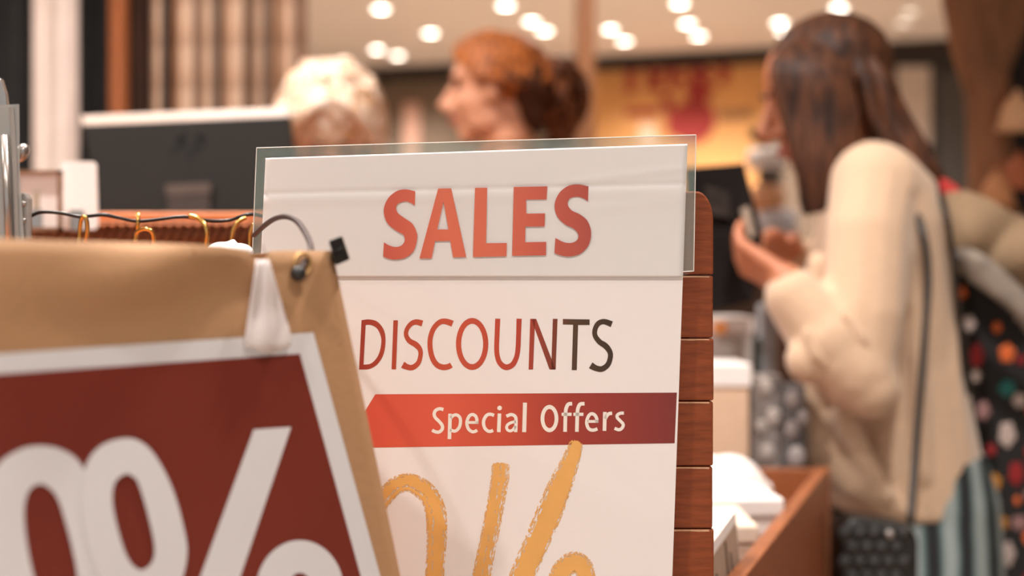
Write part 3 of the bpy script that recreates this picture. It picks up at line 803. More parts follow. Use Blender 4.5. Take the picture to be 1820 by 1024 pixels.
pr.poly(cr([(1190,205),(1205,188),(1226,178),(1248,176),(1266,192),(1272,214),(1262,240),(1240,254),(1215,250),(1192,240),(1184,224)], 4, True))
pr.poly(cr([(1220,150),(1250,152),(1262,172),(1240,186),(1222,172)], 4, True))
pr.build('red_figure', mat('banner_red2', (150, 42, 34), 0.7), bb)
pr = Print(WALL, 0.036); pr.poly([(1136,220),(1166,218),(1168,262),(1134,262)]); pr.build('pale_patch', mat('banner_pale', (228, 188, 158), 0.7), bb)
pr = Print(WALL, 0.035); pr.poly([(1278,196),(1340,192),(1340,210),(1278,216)]); pr.build('olive_stripe', mat('banner_olive', (146, 98, 54), 0.7), bb)
on_wall('white_poster', 1594, 1654, 118, 262, mat('poster_grey', (196, 178, 164), 0.6), 'pale grey poster on the dark wall beside the tree post', 'poster', 0.03, 0.008)
on_wall('grey_door_panel', 1668, 1740, 130, 520, mat('panel_grey', (70, 64, 58), 0.5), 'tall dark grey panel on the wall beside the tree post', 'panel', 0.04, 0.018)
on_wall('dark_wall_panel', 1556, 1760, 92, 560, mat('panel_dark', (44, 38, 34), 0.6), 'wide dark panel behind the pale grey wall poster', 'panel', 0.02, 0.018)
pk = on_wall('pink_picture', 716, 746, 182, 300, mat('pic_pink', (196, 150, 128), 0.6), 'narrow pinkish picture on the brown wall behind the blond person', 'picture')
gp = on_wall('grey_picture', 640, 690, 160, 240, mat('pic_grey', (120, 102, 84), 0.6), 'dull grey picture on the brown wall above the blond hair', 'picture')

# ------------------------------------------------------------------ people
def head_shapes(mb, T, jaw=1.0):
    E = lambda c, r: mb.ell(c, r, T)
    E((-0.012, 0, 0.032), (0.098, 0.076, 0.086)); E((0.022, 0, -0.030), (0.066, 0.060*jaw, 0.078)); E((0.056, 0, -0.094), (0.026, 0.028*jaw, 0.022))
    mb.tube([(0.084, 0, 0.014), (0.098, 0, -0.012), (0.112, 0, -0.034)], [0.009, 0.011, 0.014], 10, T)
    E((0.106, 0, -0.036), (0.014, 0.013, 0.011))
    for s_ in (-1, 1):
        E((0.096, s_*0.012, -0.038), (0.011, 0.008, 0.008)); E((0.056, s_*0.032, -0.030), (0.026, 0.023, 0.028))
        E((0.074, s_*0.030, 0.026), (0.014, 0.024, 0.010)); E((-0.004, s_*0.074, -0.012), (0.018, 0.009, 0.031)); E((0.010, s_*0.042, -0.070), (0.045, 0.018, 0.034))
    E((0.082, 0, -0.062), (0.013, 0.024, 0.008)); E((0.079, 0, -0.073), (0.012, 0.020, 0.008))
def face_parts(T, parent, smile=0.0):
    for s_ in (-1, 1):
        MB().ell((0.0735, s_*0.031, 0.004), (0.009, 0.012, 0.006), T).build('eye', M_eye, parent, True)
        MB().tube([(0.086, s_*0.012, 0.024), (0.085, s_*0.032, 0.030), (0.066, s_*0.050, 0.026)], [0.003, 0.004, 0.002], 8, T).build('eyebrow', M_brow, parent, True)
    MB().tube([(0.072, -0.026, -0.066+smile), (0.092, -0.012, -0.066), (0.096, 0, -0.066), (0.092, 0.012, -0.066), (0.072, 0.026, -0.066+smile)], [0.003, 0.005, 0.0055, 0.005, 0.003], 8, T).build('lips', M_lip, parent, True)
def hand(mb, wrist, f, n, side, curl=0.5, sc=1.0):
    f = Vector(f).normalized(); n = Vector(n); n = (n-f*n.dot(f)).normalized(); s_ = f.cross(n)*side
    w_ = Vector(wrist)
    for off, ln in ((0.030, 0.068), (0.010, 0.078), (-0.010, 0.073), (-0.029, 0.056)):
        b0 = w_+s_*off*0.55*sc+f*0.012; k1 = w_+s_*off*sc+f*0.088*sc
        mb.limb([b0, k1], [0.015*sc, 0.0115*sc])
        p = k1; ang = curl*0.35; pts = [p]
        for q_ in (0.45, 0.32, 0.23):
            ang += curl*0.75; p = p+(f*math.cos(ang)+n*math.sin(ang))*ln*q_*sc; pts.append(p)
        mb.limb(pts, [0.0100*sc, 0.0092*sc, 0.0084*sc, 0.0075*sc])
    t0 = w_+f*0.028*sc+s_*0.026*sc; d = (f*0.65+s_*0.62+n*0.35).normalized(); d2 = (f*0.85+s_*0.2+n*0.5).normalized()
    mb.limb([w_+f*0.01, t0, t0+d*0.040*sc, t0+d*0.040*sc+d2*0.032*sc], [0.014*sc, 0.0145*sc, 0.011*sc, 0.009*sc])
def strands(mb, root_fn, n, r0=0.010, r1=0.004):
    for i in range(n):
        pts = root_fn(i, n); m = len(pts)
        mb.tube(pts, [r0+(r1-r0)*k_/(m-1) for k_ in range(m)], 7)
def hair_mat(name, dark, light):
    m = bpy.data.materials.new(name); m.use_nodes = True; nt = m.node_tree; b = nt.nodes['Principled BSDF']; b.inputs['Roughness'].default_value = 0.55; b.inputs['Specular IOR Level'].default_value = 0.25
    tc = N(nt, 'ShaderNodeTexCoord'); mp = N(nt, 'ShaderNodeMapping'); mp.inputs['Scale'].default_value = (90, 90, 14)
    nz = N(nt, 'ShaderNodeTexNoise'); nz.inputs['Scale'].default_value = 1.0; nz.inputs['Detail'].default_value = 3
    nt.links.new(tc.outputs['Object'], mp.inputs[0]); nt.links.new(mp.outputs[0], nz.inputs['Vector'])
    rp = N(nt, 'ShaderNodeValToRGB'); rp.color_ramp.elements[0].position = 0.35; rp.color_ramp.elements[1].position = 0.68
    rp.color_ramp.elements[0].color = lin(dark); rp.color_ramp.elements[1].color = lin(light)
    nt.links.new(nz.outputs['Fac'], rp.inputs[0]); nt.links.new(rp.outputs[0], b.inputs['Base Color'])
    bp = N(nt, 'ShaderNodeBump'); bp.inputs['Strength'].default_value = 0.5; bp.inputs['Distance'].default_value = 0.004
    nt.links.new(nz.outputs['Fac'], bp.inputs['Height']); nt.links.new(bp.outputs[0], b.inputs['Normal'])
    return m

def frame(c, yaw, pitch, roll=0):
    return Matrix.Translation(c) @ Matrix.Rotation(yaw, 4, 'Z') @ Matrix.Rotation(pitch, 4, 'Y') @ Matrix.Rotation(roll, 4, 'X')

# --- brunette with beige cardigan, browsing
WY = 2.26
per = thing('person', 'person with long brown hair in a beige cardigan holding a black folder', 'person', (P(1600, 0, WY).x, WY, 0))
body = MB()
hc = P(1462, 170, WY); T = frame(hc, math.radians(184), math.radians(18))
head_shapes(body, T)
nb = P(1532, 300, WY)
body.limb([T @ Vector((-0.03, 0, -0.06)), nb], [0.054, 0.058])
pel = P(1612, 860, WY); wst = P(1592, 700, WY); chs = P(1575, 430, WY)
body.loft([(pel+Vector((0, 0, -0.06)), 0.11, 0.155), (pel, 0.115, 0.165), (wst, 0.095, 0.125), (P(1580, 550, WY), 0.098, 0.13), (chs, 0.105, 0.145), (P(1555, 330, WY), 0.07, 0.15), (nb+Vector((0, 0, 0.02)), 0.04, 0.06)])
# near arm
sh, el, wr = P(1560, 335, 2.12), P(1522, 655, 2.06), P(1398, 500, 2.06)
body.limb([sh, el, wr], [0.048, 0.040, 0.027])
hand(body, wr, P(1300, 446, 2.12)-wr, (-0.1, 0.62, 0.62), 1, 0.5, 0.9)
sh2, el2, wr2 = P(1545, 335, 2.40), P(1470, 600, 2.44), P(1402, 446, 2.30)
body.limb([sh2, el2, wr2], [0.048, 0.040, 0.027])
hand(body, wr2, P(1300, 416, 2.20)-wr2, (0, -0.5, -0.6), 1, 0.4, 0.9)
for s_ in (-1, 1):
    hip = Vector((pel.x, WY+s_*0.085, 0.84)); kn = Vector((pel.x-0.01, WY+s_*0.09, 0.47)); an = Vector((pel.x+0.03, WY+s_*0.09, 0.08))
    body.limb([hip, kn, an], [0.083, 0.055, 0.04]); body.limb([an+Vector((0, 0, -0.035)), an+Vector((-0.15, 0, -0.045))], [0.038, 0.03])
body.fuse('body', M_skin2, per, 0.0055, 3)
face_parts(T, per)
# cardigan
cg = MB()
px2 = lambda v: v/F*WY
def ring_(y, c, r, ry): return (P(c, y, WY), px2(r), ry)
cg.loft([ring_(262, 1540, 40, 0.085), ring_(285, 1546, 62, 0.135), ring_(330, 1556, 90, 0.172), ring_(400, 1566, 112, 0.172), ring_(520, 1570, 122, 0.160), ring_(640, 1574, 128, 0.155), ring_(760, 1584, 140, 0.165), ring_(850, 1596, 148, 0.175), ring_(900, 1606, 132, 0.178)])
cg.limb([P(1562, 332, 2.13), P(1552, 328, 2.13), P(1540, 420, 2.09), P(1534, 560, 2.06), P(1520, 660, 2.05)], [0.066, 0.066, 0.061, 0.060, 0.058])
cg.limb([P(1520, 660, 2.05), P(1470, 600, 2.05), P(1410, 528, 2.06)], [0.062, 0.056, 0.043])
for (x, y, r) in ((1440, 640, 0.036), (1500, 640, 0.050), (1545, 690, 0.045), (1475, 610, 0.05)): cg.ell(P(x, y, 2.03), (r, r*0.8, r))
cg.limb([P(1545, 330, 2.39), P(1500, 480, 2.43), P(1470, 590, 2.44)], [0.062, 0.060, 0.058]); cg.limb([P(1470, 590, 2.44), P(1415, 470, 2.32)], [0.058, 0.044])
# hanging front flaps and fold ridges
for (pts, r) in (([P(1456, 470, 2.15), P(1450, 620, 2.14), P(1452, 800, 2.12), P(1470, 850, 2.12)], [0.02, 0.022, 0.026, 0.018]),
                 ([P(1470, 800, 2.12), P(1520, 860, 2.10), P(1590, 905, 2.10)], [0.032, 0.028, 0.018]),
                 ([P(1500, 740, 2.09), P(1530, 810, 2.08), P(1575, 880, 2.08)], [0.02, 0.018, 0.014]),
                 ([P(1620, 430, 2.10), P(1630, 600, 2.10), P(1640, 850, 2.09)], [0.012, 0.014, 0.012]),
                 ([P(1680, 500, 2.16), P(1690, 680, 2.14), P(1715, 850, 2.13)], [0.014, 0.016, 0.014]),
                 ([P(1600, 360, 2.1), P(1612, 450, 2.09), P(1600, 540, 2.09)], [0.02, 0.016, 0.01])):
    cg.limb(pts, r)
cg.fuse('cardigan', M_cardigan, per, 0.007, 2)
# sleeve wrinkles at the elbow
for (pts) in ([(1500,560),(1530,600),(1560,640)], [(1470,590),(1500,640),(1548,672)], [(1432,590),(1450,630),(1490,668)]):
    MB().limb([P(x, y, 2.005) for x, y in pts], [0.006, 0.012, 0.006]).fuse('sleeve_fold', M_cardigan, per, 0.004, 1)
# striped trousers
def stripe_mat():
    m = bpy.data.materials.new('striped_cloth'); m.use_nodes = True; nt = m.node_tree; b = nt.nodes['Principled BSDF']; b.inputs['Roughness'].default_value = 0.9
    tc = N(nt, 'ShaderNodeTexCoord'); wv = N(nt, 'ShaderNodeTexWave'); wv.inputs['Scale'].default_value = 6.2; wv.inputs['Distortion'].default_value = 1.2
    wv.bands_direction = 'X'
    nt.links.new(tc.outputs['Object'], wv.inputs[0]); rp = N(nt, 'ShaderNodeValToRGB'); nt.links.new(wv.outputs['Fac'], rp.inputs[0])
    e = rp.color_ramp.elements; e[0].position = 0.2; e[0].color = lin((34, 34, 36)); e[1].position = 0.85; e[1].color = lin((150, 160, 158))
    q_ = e.new(0.45); q_.color = lin((84, 108, 108))
    nt.links.new(rp.outputs[0], b.inputs['Base Color']); return m
tr = MB()
tr.loft([(Vector((pel.x+0.02, WY, 0.80)), 0.122, 0.185), (P(1624, 880, WY), 0.125, 0.176), (P(1610, 800, WY), 0.115, 0.16)])
for s_ in (-1, 1):
    tr.limb([Vector((pel.x+0.02, WY+s_*0.085, 0.80)), Vector((pel.x+0.005, WY+s_*0.092, 0.47)), Vector((pel.x+0.025, WY+s_*0.092, 0.12))], [0.092, 0.085, 0.085])
tr.fuse('striped_trousers', stripe_mat(), per, 0.008, 2)
for s_ in (-1, 1):
    MB().limb([Vector((pel.x+0.03, WY+s_*0.09, 0.045)), Vector((pel.x-0.14, WY+s_*0.09, 0.036))], [0.045, 0.036]).fuse('shoe', M_black, per, 0.006, 2)
# hair
hr = MB()
hr.ell((-0.024, 0, 0.036), (0.104, 0.086, 0.092), T)
rnd = random.Random(3)
def front_lock(i, n):      # near-side curtain, falling past the cheek to the chest
    t = i/(n-1); x0 = 1388+t*110; j = lambda a: rnd.uniform(-a, a)
    yo = 2.175-0.012*math.sin(t*3.1)
    return [Vector(q) for q in cr([tuple(P(1452+t*50, 62+j(6), 2.225)), tuple(P(1378+t*130+j(6), 110+12*t, yo)), tuple(P(1394+t*128+j(6), 205, yo-0.012)), tuple(P(1418+t*105+j(8), 300, yo-0.02)), tuple(P(1424+t*70+j(8), 360+30*rnd.random()-30*t, yo-0.01))], 4)]
strands(hr, front_lock, 26, 0.010, 0.006)
def back_lock(i, n):
    t = i/(n-1); j = lambda a: rnd.uniform(-a, a); yo = 2.17+0.16*rnd.random()
    return [Vector(q) for q in cr([tuple(P(1480+t*40, 58+j(5)+t*12, 2.23)), tuple(P(1520+t*52+j(6), 130, yo)), tuple(P(1535+t*80+j(8), 215, yo-0.01)), tuple(P(1570+t*82+j(8), 275+j(8), yo-0.02)), tuple(P(1628+t*44+j(10), 322+j(14), yo-0.02))], 4)]
strands(hr, back_lock, 34, 0.013, 0.008)
def far_lock(i, n):
    t = i/(n-1); yo = 2.35
    return [Vector(q) for q in cr([tuple(P(1450+t*30, 62, 2.28)), tuple(P(1392+t*60, 120, yo)), tuple(P(1440+t*60, 230, yo)), tuple(P(1452+t*80, 330, yo-0.01))], 4)]
strands(hr, far_lock, 12, 0.012, 0.007)
hr.fuse('hair', hair_mat('brunette', (40, 24, 16), (98, 58, 36)), per, 0.0045, 1)

# --- red-haired person, smiling, in profile
RYp = 3.1
per = thing('person', 'red-haired person with a curly bun smiling in profile beyond the poster', 'person', (P(900, 0, RYp).x, RYp, 0))
hc = P(876, 158, RYp); T = frame(hc, math.radians(176), math.radians(3))
body = MB(); head_shapes(body, T, 1.05)
def std_body(body, T, cx, cy, zn, yaw, down=False):
    nbp = Vector((cx, cy, zn)); body.limb([T @ Vector((-0.03, 0, -0.06)), nbp], [0.054, 0.06])
    Rz = Matrix.Rotation(yaw, 3, 'Z'); k_ = zn/1.40
    swap = abs(math.cos(yaw)) > 0.7
    rr_ = lambda d, w_: (d, w_) if swap else (w_, d)
    body.loft([(Vector((cx, cy, 0.78*k_)), *rr_(0.11, 0.155)), (Vector((cx, cy, 0.86*k_)), *rr_(0.115, 0.165)), (Vector((cx, cy, 1.02*k_)), *rr_(0.095, 0.13)), (Vector((cx, cy, 1.2*k_)), *rr_(0.105, 0.155)), (Vector((cx, cy, 1.33*k_)), *rr_(0.075, 0.165)), (Vector((cx, cy, zn+0.02)), *rr_(0.045, 0.06))])
    js = {}
    for s_ in (-1, 1):
        L = lambda x, y, z_: Vector((cx, cy, 0))+Rz @ Vector((x, s_*y, 0))+Vector((0, 0, z_*k_))
        sh, el, wr = (L(0, 0.185, 1.32), L(-0.02, 0.215, 1.04), L(0.03, 0.215, 0.80)) if down else (L(0, 0.185, 1.32), L(-0.01, 0.215, 1.04), L(0.16, 0.16, 1.08))
        body.limb([sh, el, wr], [0.048, 0.04, 0.027]); hand(body, wr, (L(0.05, 0.21, 0.66) if down else L(0.3, 0.11, 1.10))-wr, Rz @ Vector((0, -s_, 0)) if down else Vector((0, 0, -1)), s_, 0.4)
        body.limb([L(0, 0.085, 0.82), L(0.01, 0.09, 0.46), L(-0.02, 0.09, 0.08)], [0.085, 0.055, 0.04])
        body.limb([L(-0.02, 0.09, 0.045), L(0.13, 0.09, 0.035)], [0.038, 0.03])
        js[s_] = (sh, el, wr, L)
    return js, k_, rr_
js, k_, rr_ = std_body(body, T, hc.x+0.035, RYp, P(0, 270, RYp).z, math.pi, True)
body.fuse('body', M_skin, per, 0.006, 3); face_parts(T, per, 0.010)
def outfit(per, js, k_, rr_, cx, cy, mt, mtr, zn):
    c_ = MB()
    c_.loft([(Vector((cx, cy, 0.74*k_)), *rr_(0.135, 0.185)), (Vector((cx, cy, 0.9*k_)), *rr_(0.13, 0.18)), (Vector((cx, cy, 1.05*k_)), *rr_(0.115, 0.15)), (Vector((cx, cy, 1.2*k_)), *rr_(0.125, 0.175)), (Vector((cx, cy, 1.34*k_)), *rr_(0.09, 0.175)), (Vector((cx, cy, 1.385*k_)), *rr_(0.07, 0.09)), (Vector((cx, cy, 1.42*k_)), *rr_(0.066, 0.07))])
    for s_ in (-1, 1):
        sh, el, wr, L = js[s_]; c_.limb([sh, el, el.lerp(wr, 0.85)], [0.06, 0.054, 0.042])
    c_.fuse('sweater', mt, per, 0.009, 2)
    t_ = MB(); t_.loft([(Vector((cx, cy, 0.74*k_)), *rr_(0.13, 0.18)), (Vector((cx, cy, 0.9*k_)), *rr_(0.12, 0.17))])
    for s_ in (-1, 1):
        L = js[s_][3]; t_.limb([L(0, 0.085, 0.78), L(0.01, 0.09, 0.46), L(-0.02, 0.09, 0.12)], [0.1, 0.075, 0.065])
    t_.fuse('trousers', mtr, per, 0.009, 2)
    for s_ in (-1, 1):
        L = js[s_][3]; MB().limb([L(-0.03, 0.09, 0.048), L(0.13, 0.09, 0.04)], [0.046, 0.038]).fuse('shoe', M_black, per, 0.008, 2)
outfit(per, js, k_, rr_, hc.x+0.035, RYp, mat('rust_sweater', (168, 104, 64), 0.9), M_navy, 1.4)
hr = MB(); hr.ell((-0.032, 0, 0.034), (0.098, 0.083, 0.083), T)
rnd = random.Random(5)
def swept(i, n):
    a = (i/(n-1)-0.5)*2; j = lambda: rnd.uniform(-0.006, 0.006)
    y_ = 0.084*a; d_ = abs(a)
    return [T @ Vector(q) for q in cr([(0.078-0.05*d_**2, y_*0.9, 0.070-0.058*d_**2), (0.060-0.05*d_+j(), y_*0.99, 0.104-0.088*d_**2), (0.0-0.02*d_, y_*1.08+j(), 0.118-0.104*d_**2+j()), (-0.065, y_*1.05, 0.104-0.108*d_**2+j()), (-0.115, y_*0.8, 0.062-0.062*d_**2), (-0.135, y_*0.45, 0.012)], 4)]
strands(hr, swept, 30, 0.010, 0.008)
hr.fuse('hair', hair_mat('red_hair', (104, 54, 26), (208, 120, 56)), per, 0.004, 1)
bh = MB(); bh.ell((-0.088, 0, -0.004), (0.056, 0.086, 0.068), T); bh.ell((-0.088, 0, -0.055), (0.045, 0.064, 0.05), T)
for i in range(12):
    yy_ = (i/11-0.5)*0.165; bh.tube([T @ Vector(q_) for q_ in cr([(-0.03, yy_*1.08, 0.02-abs(yy_)*0.1), (-0.07, yy_*1.1, 0.0), (-0.12, yy_*0.9, -0.02), (-0.13, yy_*0.6, -0.04)], 4)], 0.010, 7)
bh.fuse('back_hair', hair_mat('red_hair_shaded', (44, 24, 15), (96, 52, 28)), per, 0.005, 1)  # shade at the back of the head put into darker hair colours
bn_ = MB(); bc = P(1003, 172, RYp)
for i in range(64):
    d = Vector((rnd.gauss(0, 1), rnd.gauss(0, 1), rnd.gauss(0, 1))).normalized()
    q_ = bc+Vector((d.x*0.050, d.y*0.055, d.z*0.074)); torus(bn_, q_, d+Vector((rnd.random(), 0, 0)), 0.014+0.012*rnd.random(), 0.0065, 14)
bn_.ell(bc, (0.036, 0.044, 0.058))
bn_.limb([P(985, 110, RYp), P(1000, 130, RYp)], [0.016, 0.02]); bn_.limb([P(1000, 235, RYp), P(985, 250, RYp)], [0.03, 0.02])
bn_.fuse('curly_bun', hair_mat('red_curls', (44, 24, 15), (140, 78, 40)), per, 0.005, 1)

# --- blond cashier, head bowed, facing the camera behind the monitor
BYp = 2.74
per = thing('person', 'blond person with bowed head behind the dark monitor', 'person', (P(590, 0, BYp).x, BYp, 0))
hc = P(588, 236, BYp); T = frame(hc, math.radians(-82), math.radians(38))
body = MB(); head_shapes(body, T)
js, k_, rr_ = std_body(body, T, hc.x, BYp+0.10, 1.415, -math.pi/2, True)
body.fuse('body', M_skin, per, 0.006, 3); face_parts(T, per)
outfit(per, js, k_, rr_, hc.x, BYp+0.10, mat('cream_sweater', (216, 190, 166), 0.9), M_navy, 1.3)
hr = MB(); hr.ell((-0.018, 0, 0.038), (0.108, 0.094, 0.098), T)
rnd = random.Random(9)
def bob(i, n):
    s_ = -1 if i % 2 else 1; t = (i//2)/(n/2-1); j = rnd.uniform(-0.012, 0.012)
    return [T @ Vector(q) for q in cr([(0.06-0.13*t, s_*0.006, 0.120-0.02*abs(t-0.5)), (0.082-0.17*t, s_*(0.052+j), 0.088), (0.072-0.16*t, s_*(0.090+j), 0.02), (0.062-0.15*t, s_*(0.100+j), -0.05), (0.05-0.13*t, s_*(0.092+j), -0.10)], 4)]
strands(hr, bob, 40, 0.012, 0.006)
for i in range(110):
    d = Vector((rnd.gauss(0, 1), rnd.gauss(0, 1), rnd.gauss(0, 1))).normalized()
    if d.z < -0.15 or (d.x > 0.45 and d.z < 0.45): continue
    hr.ell((-0.018+d.x*0.102, d.y*0.090, 0.038+d.z*0.094), (0.018, 0.010+0.008*rnd.random(), 0.012), T)
hr.fuse('hair', hair_mat('blond', (208, 152, 98), (255, 240, 224)), per, 0.004, 0)

# ------------------------------------------------------------------ black folder in the hands
fo = thing('black_folder', 'black glossy folder held open in the hands of the brunette person', 'folder', P(1290, 560, 2.19))
f_ = [P(1215, 298, 2.2), P(1322, 290, 2.2), P(1356, 420, 2.17), P(1338, 535, 2.15), P(1228, 562, 2.15)]
mb = MB(); mb.prism(f_, [v+Vector((0.004, 0.022, 0)) for v in f_]); mb.build('cover', mat('folder_black', (26, 21, 19), 0.85, var=0.3, scale=14, spec=0.1), fo, bevel=0.002)
pf = MB(); g_ = [P(1316, 372, 2.18), P(1330, 366, 2.18), P(1342, 418, 2.165), P(1332, 424, 2.165)]
pf.prism(g_, [v+Vector((0.002, 0.016, 0)) for v in g_]); pf.build('page_edge', mat('page_grey', (150, 128, 108), 0.6), fo)
g_ = [P(1254, 330, 2.185), P(1296, 340, 2.182), P(1300, 388, 2.168), P(1256, 380, 2.17)]
pf = MB(); pf.prism(g_, [v+Vector((0.0, 0.01, 0)) for v in g_]); pf.build('cover_label', mat('label_grey', (44, 36, 32), 0.8, spec=0.1, var=0.4, scale=60), fo)

# ------------------------------------------------------------------ shoulder strap, quilted bag, floral bag, coat
def path(mb, pts, r, flat=1.0): mb.tube([Vector(q_) for q_ in cr([tuple(P(*p_)) for p_ in pts], 5)], r, 8, flat=flat); return mb
qb = thing('quilted_handbag', 'black quilted handbag hanging at the hip of the cardigan wearer', 'handbag', P(1550, 1100, 1.98))
path(MB(), [(1606,330,2.14),(1640,410,2.075),(1650,500,2.06),(1640,640,2.03),(1628,800,2.0),(1618,930,1.95)], 0.0055).build('shoulder_strap', M_black, qb, True)
M_quilt = mat('quilted_leather', (28, 25, 23), 0.45, var=0.15)
qp = MB(); hx = [P(x_, y_, 1.95) for x_, y_ in ((1484, 935), (1508, 912), (1604, 926), (1624, 950), (1622, 1110), (1478, 1110))]
qp.prism([v+Vector((0, -0.03, 0)) for v in hx], [v+Vector((0, 0.03, 0)) for v in hx]); qp.build('bag_body', M_quilt, qb, bevel=0.01, seg=3)
for i in range(5):
    for j in range(6):
        cpt = P(1502+i*26+(13 if j % 2 else 0), 950+j*26, 1.918)
        if cpt.x > P(1616, 0, 1.918).x: continue
        MB().ell(cpt, (0.0115, 0.005, 0.0115), R=Matrix.Rotation(math.pi/4, 3, 'Y'), seg=4, ring=6).build('quilt_pad', M_quilt, qb)
MB().ell(P(1582, 950, 1.915), (0.006, 0.004, 0.006)).build('clasp', M_steel, qb, True)

fb = thing('floral_shoulder_bag', 'black shoulder bag printed with colourful flowers on the back of the cardigan wearer', 'shoulder bag', P(1780, 1100, 2.3))
path(MB(), [(1640,322,2.22),(1668,345,2.14),(1684,390,2.10),(1694,460,2.11),(1704,560,2.13),(1722,700,2.16)], 0.009, 0.4).build('strap', M_black, fb, True)
M_flo = mat('floral_black', (30, 27, 27), 0.8)
out = [(1712,480),(1730,560),(1752,700),(1770,860),(1772,980),(1772,1130),(1800,1150),(1870,1150),(1890,1120),(1890,480),(1860,440),(1800,430)]
f_ = [P(x, y, 2.2) for x, y in out]
mb = MB(); mb.prism(f_, [v+Vector((0.01, 0.12, 0)) for v in f_]); mb.build('bag_body', M_flo, fb, bevel=0.012, seg=2)
flo = [(1708,520,12,'o'),(1722,575,16,'w'),(1772,582,12,'o'),(1790,628,17,'o'),(1736,632,19,'r'),(1735,668,14,'w'),(1790,690,18,'t'),(1748,730,16,'p'),(1790,772,20,'w'),(1806,842,18,'r'),(1768,858,15,'y'),(1776,930,18,'y'),(1812,712,14,'w'),(1814,560,14,'w'),(1812,930,16,'p'),(1752,975,13,'r'),(1790,985,18,'w'),(1815,640,10,'r'),(1762,800,11,'r'),(1808,890,9,'o')]
flo += [(1834+(i % 2)*30+random.randint(-6, 6), 500+i*38, random.randint(10, 17), 'owrtpy'[i % 6]) for i in range(16)]+[(1790+random.randint(-8, 60), 1050+i*28, 14, 'ywr'[i]) for i in range(3)]
colr = {'o': (226, 110, 52), 'w': (190, 172, 164), 'r': (150, 32, 34), 't': (38, 110, 104), 'p': (150, 112, 110), 'y': (196, 130, 44)}
FP = Plane(P(0, 512, 2.2), (0, -1, 0))
for x, y, r, c_ in flo:
    mb = MB(); cc = FP.hit(x, y, 0.002); n = 5; sc = r/F*2.2; a0 = random.random()*6; ex = random.uniform(0.6, 1.0); ez = random.uniform(0.8, 1.3)
    for i in range(n):
        a = a0+i*2*math.pi/n; mb.ell(cc+Vector((math.cos(a)*sc*0.55*ex, 0, math.sin(a)*sc*0.55*ez)), (sc*0.5*ex, 0.0012, sc*0.5*ez), seg=10, ring=4)
    mb.ell(cc, (sc*0.35, 0.0018, sc*0.35), seg=10, ring=4)
    mb.build('printed_flower', mat('flower_'+c_, colr[c_], 0.8), fb, True)

ct = thing('draped_coat', 'grey-beige coat draped over the floral shoulder bag', 'coat', P(1780, 480, 2.2))
rows = []
for j in range(15):
    v = j/14; r = []
    for i in range(25):
        u = i/24; px = 1676+u*270; ty = 345+u*125-12*math.sin(u*5); by = 455+u*95+8*math.sin(u*9)
        py = ty+(by-ty)*v
        r.append(P(px, py, 2.17-0.02*math.sin(v*3.1)+0.010*math.sin(u*16+v*5)))
    rows.append(r)
mb = MB(); mb.grid(rows); mb.build('coat_cloth', mat('coat_beige', (150, 124, 96), 0.9, var=0.08), ct, True, solid=0.02)
sc_ = MB()
for i in range(7):
    path(sc_, [(1700+i*4,450+i*6,2.13),(1740+i*5,462+i*9,2.11),(1790+i*4,505+i*8,2.11),(1850,560+i*8,2.12)], 0.012)
tag(sc_.fuse('grey_scarf', mat('scarf_grey', (142, 130, 118), 0.9, var=0.25, scale=40), None, 0.006, 1), 'mottled grey scarf lying along the edge of the draped coat', 'scarf')
rs = MB(); path(rs, [(1668,330,2.22),(1690,345,2.2),(1716,372,2.2)], 0.016); tag(rs.fuse('red_ribbon', mat('ribbon_red', (196, 48, 44), 0.7), None, 0.005, 1), 'red ribbon lying on the collar of the draped coat', 'ribbon')

# ------------------------------------------------------------------ wooden bin with papers on a table
hz = 0.252
far_c = P(1474, 830, hz*F/(830-512)); near_c = P(1326, 1024, hz*F/(1024-512))
dirv = (far_c-near_c).normalized(); near2 = near_c-dirv*0.14
side = Vector((-1, 0.05, 0)).normalized()
table = thing('display_table', 'brown wooden table under the open bin and the cartons', 'table', (0.2, 1.85, 0))
TZ = 0.82
MB().box((0.20, 1.835, TZ-0.015), (0.25, 0.755, 0.015)).build('table_top', M_oak, table, bevel=0.003)
for sx in (-0.02, 0.42):
    for sy in (1.16, 2.54):
        MB().box((sx, sy, (TZ-0.03)/2), (0.025, 0.025, (TZ-0.03)/2)).build('leg', M_crate, table)
binn = thing('wooden_bin', 'open wooden bin filled with white papers beside the slatted panel', 'bin', (far_c.x-0.15, 1.75, TZ))
zt = far_c.z
def wall_(p, q, th, name, m):
    d = (q-p); nrm_ = Vector((d.y, -d.x, 0)).normalized()*th
    mb = MB(); lo_ = [Vector((v.x, v.y, TZ+0.001)) for v in (p, q, q+nrm_, p+nrm_)]; hi_ = [Vector((v.x, v.y, zt)) for v in (p, q, q+nrm_, p+nrm_)]
    mb.add(lo_+hi_, [(0, 3, 2, 1), (4, 5, 6, 7), (0, 1, 5, 4), (1, 2, 6, 5), (2, 3, 7, 6), (3, 0, 4, 7)]); mb.build(name, m, binn, bevel=0.0015)
wall_(near2, far_c, -0.016, 'side_board', M_crate)
bl = far_c+side*0.36; nl = near2+side*0.30
wall_(far_c-dirv*0.016, bl-dirv*0.016, -0.014, 'back_board', M_crate)
wall_(bl, Vector((bl.x-0.02, 1.15, zt)), -0.014, 'side_board', M_crate)
wall_(Vector((bl.x-0.02, 1.15, zt)), near2, -0.014, 'front_board', M_crate)
MB().box(((bl.x+far_c.x)/2-0.05, 1.62, TZ+0.006), (0.13, 0.33, 0.005)).build('bin_floor', M_crate, binn)
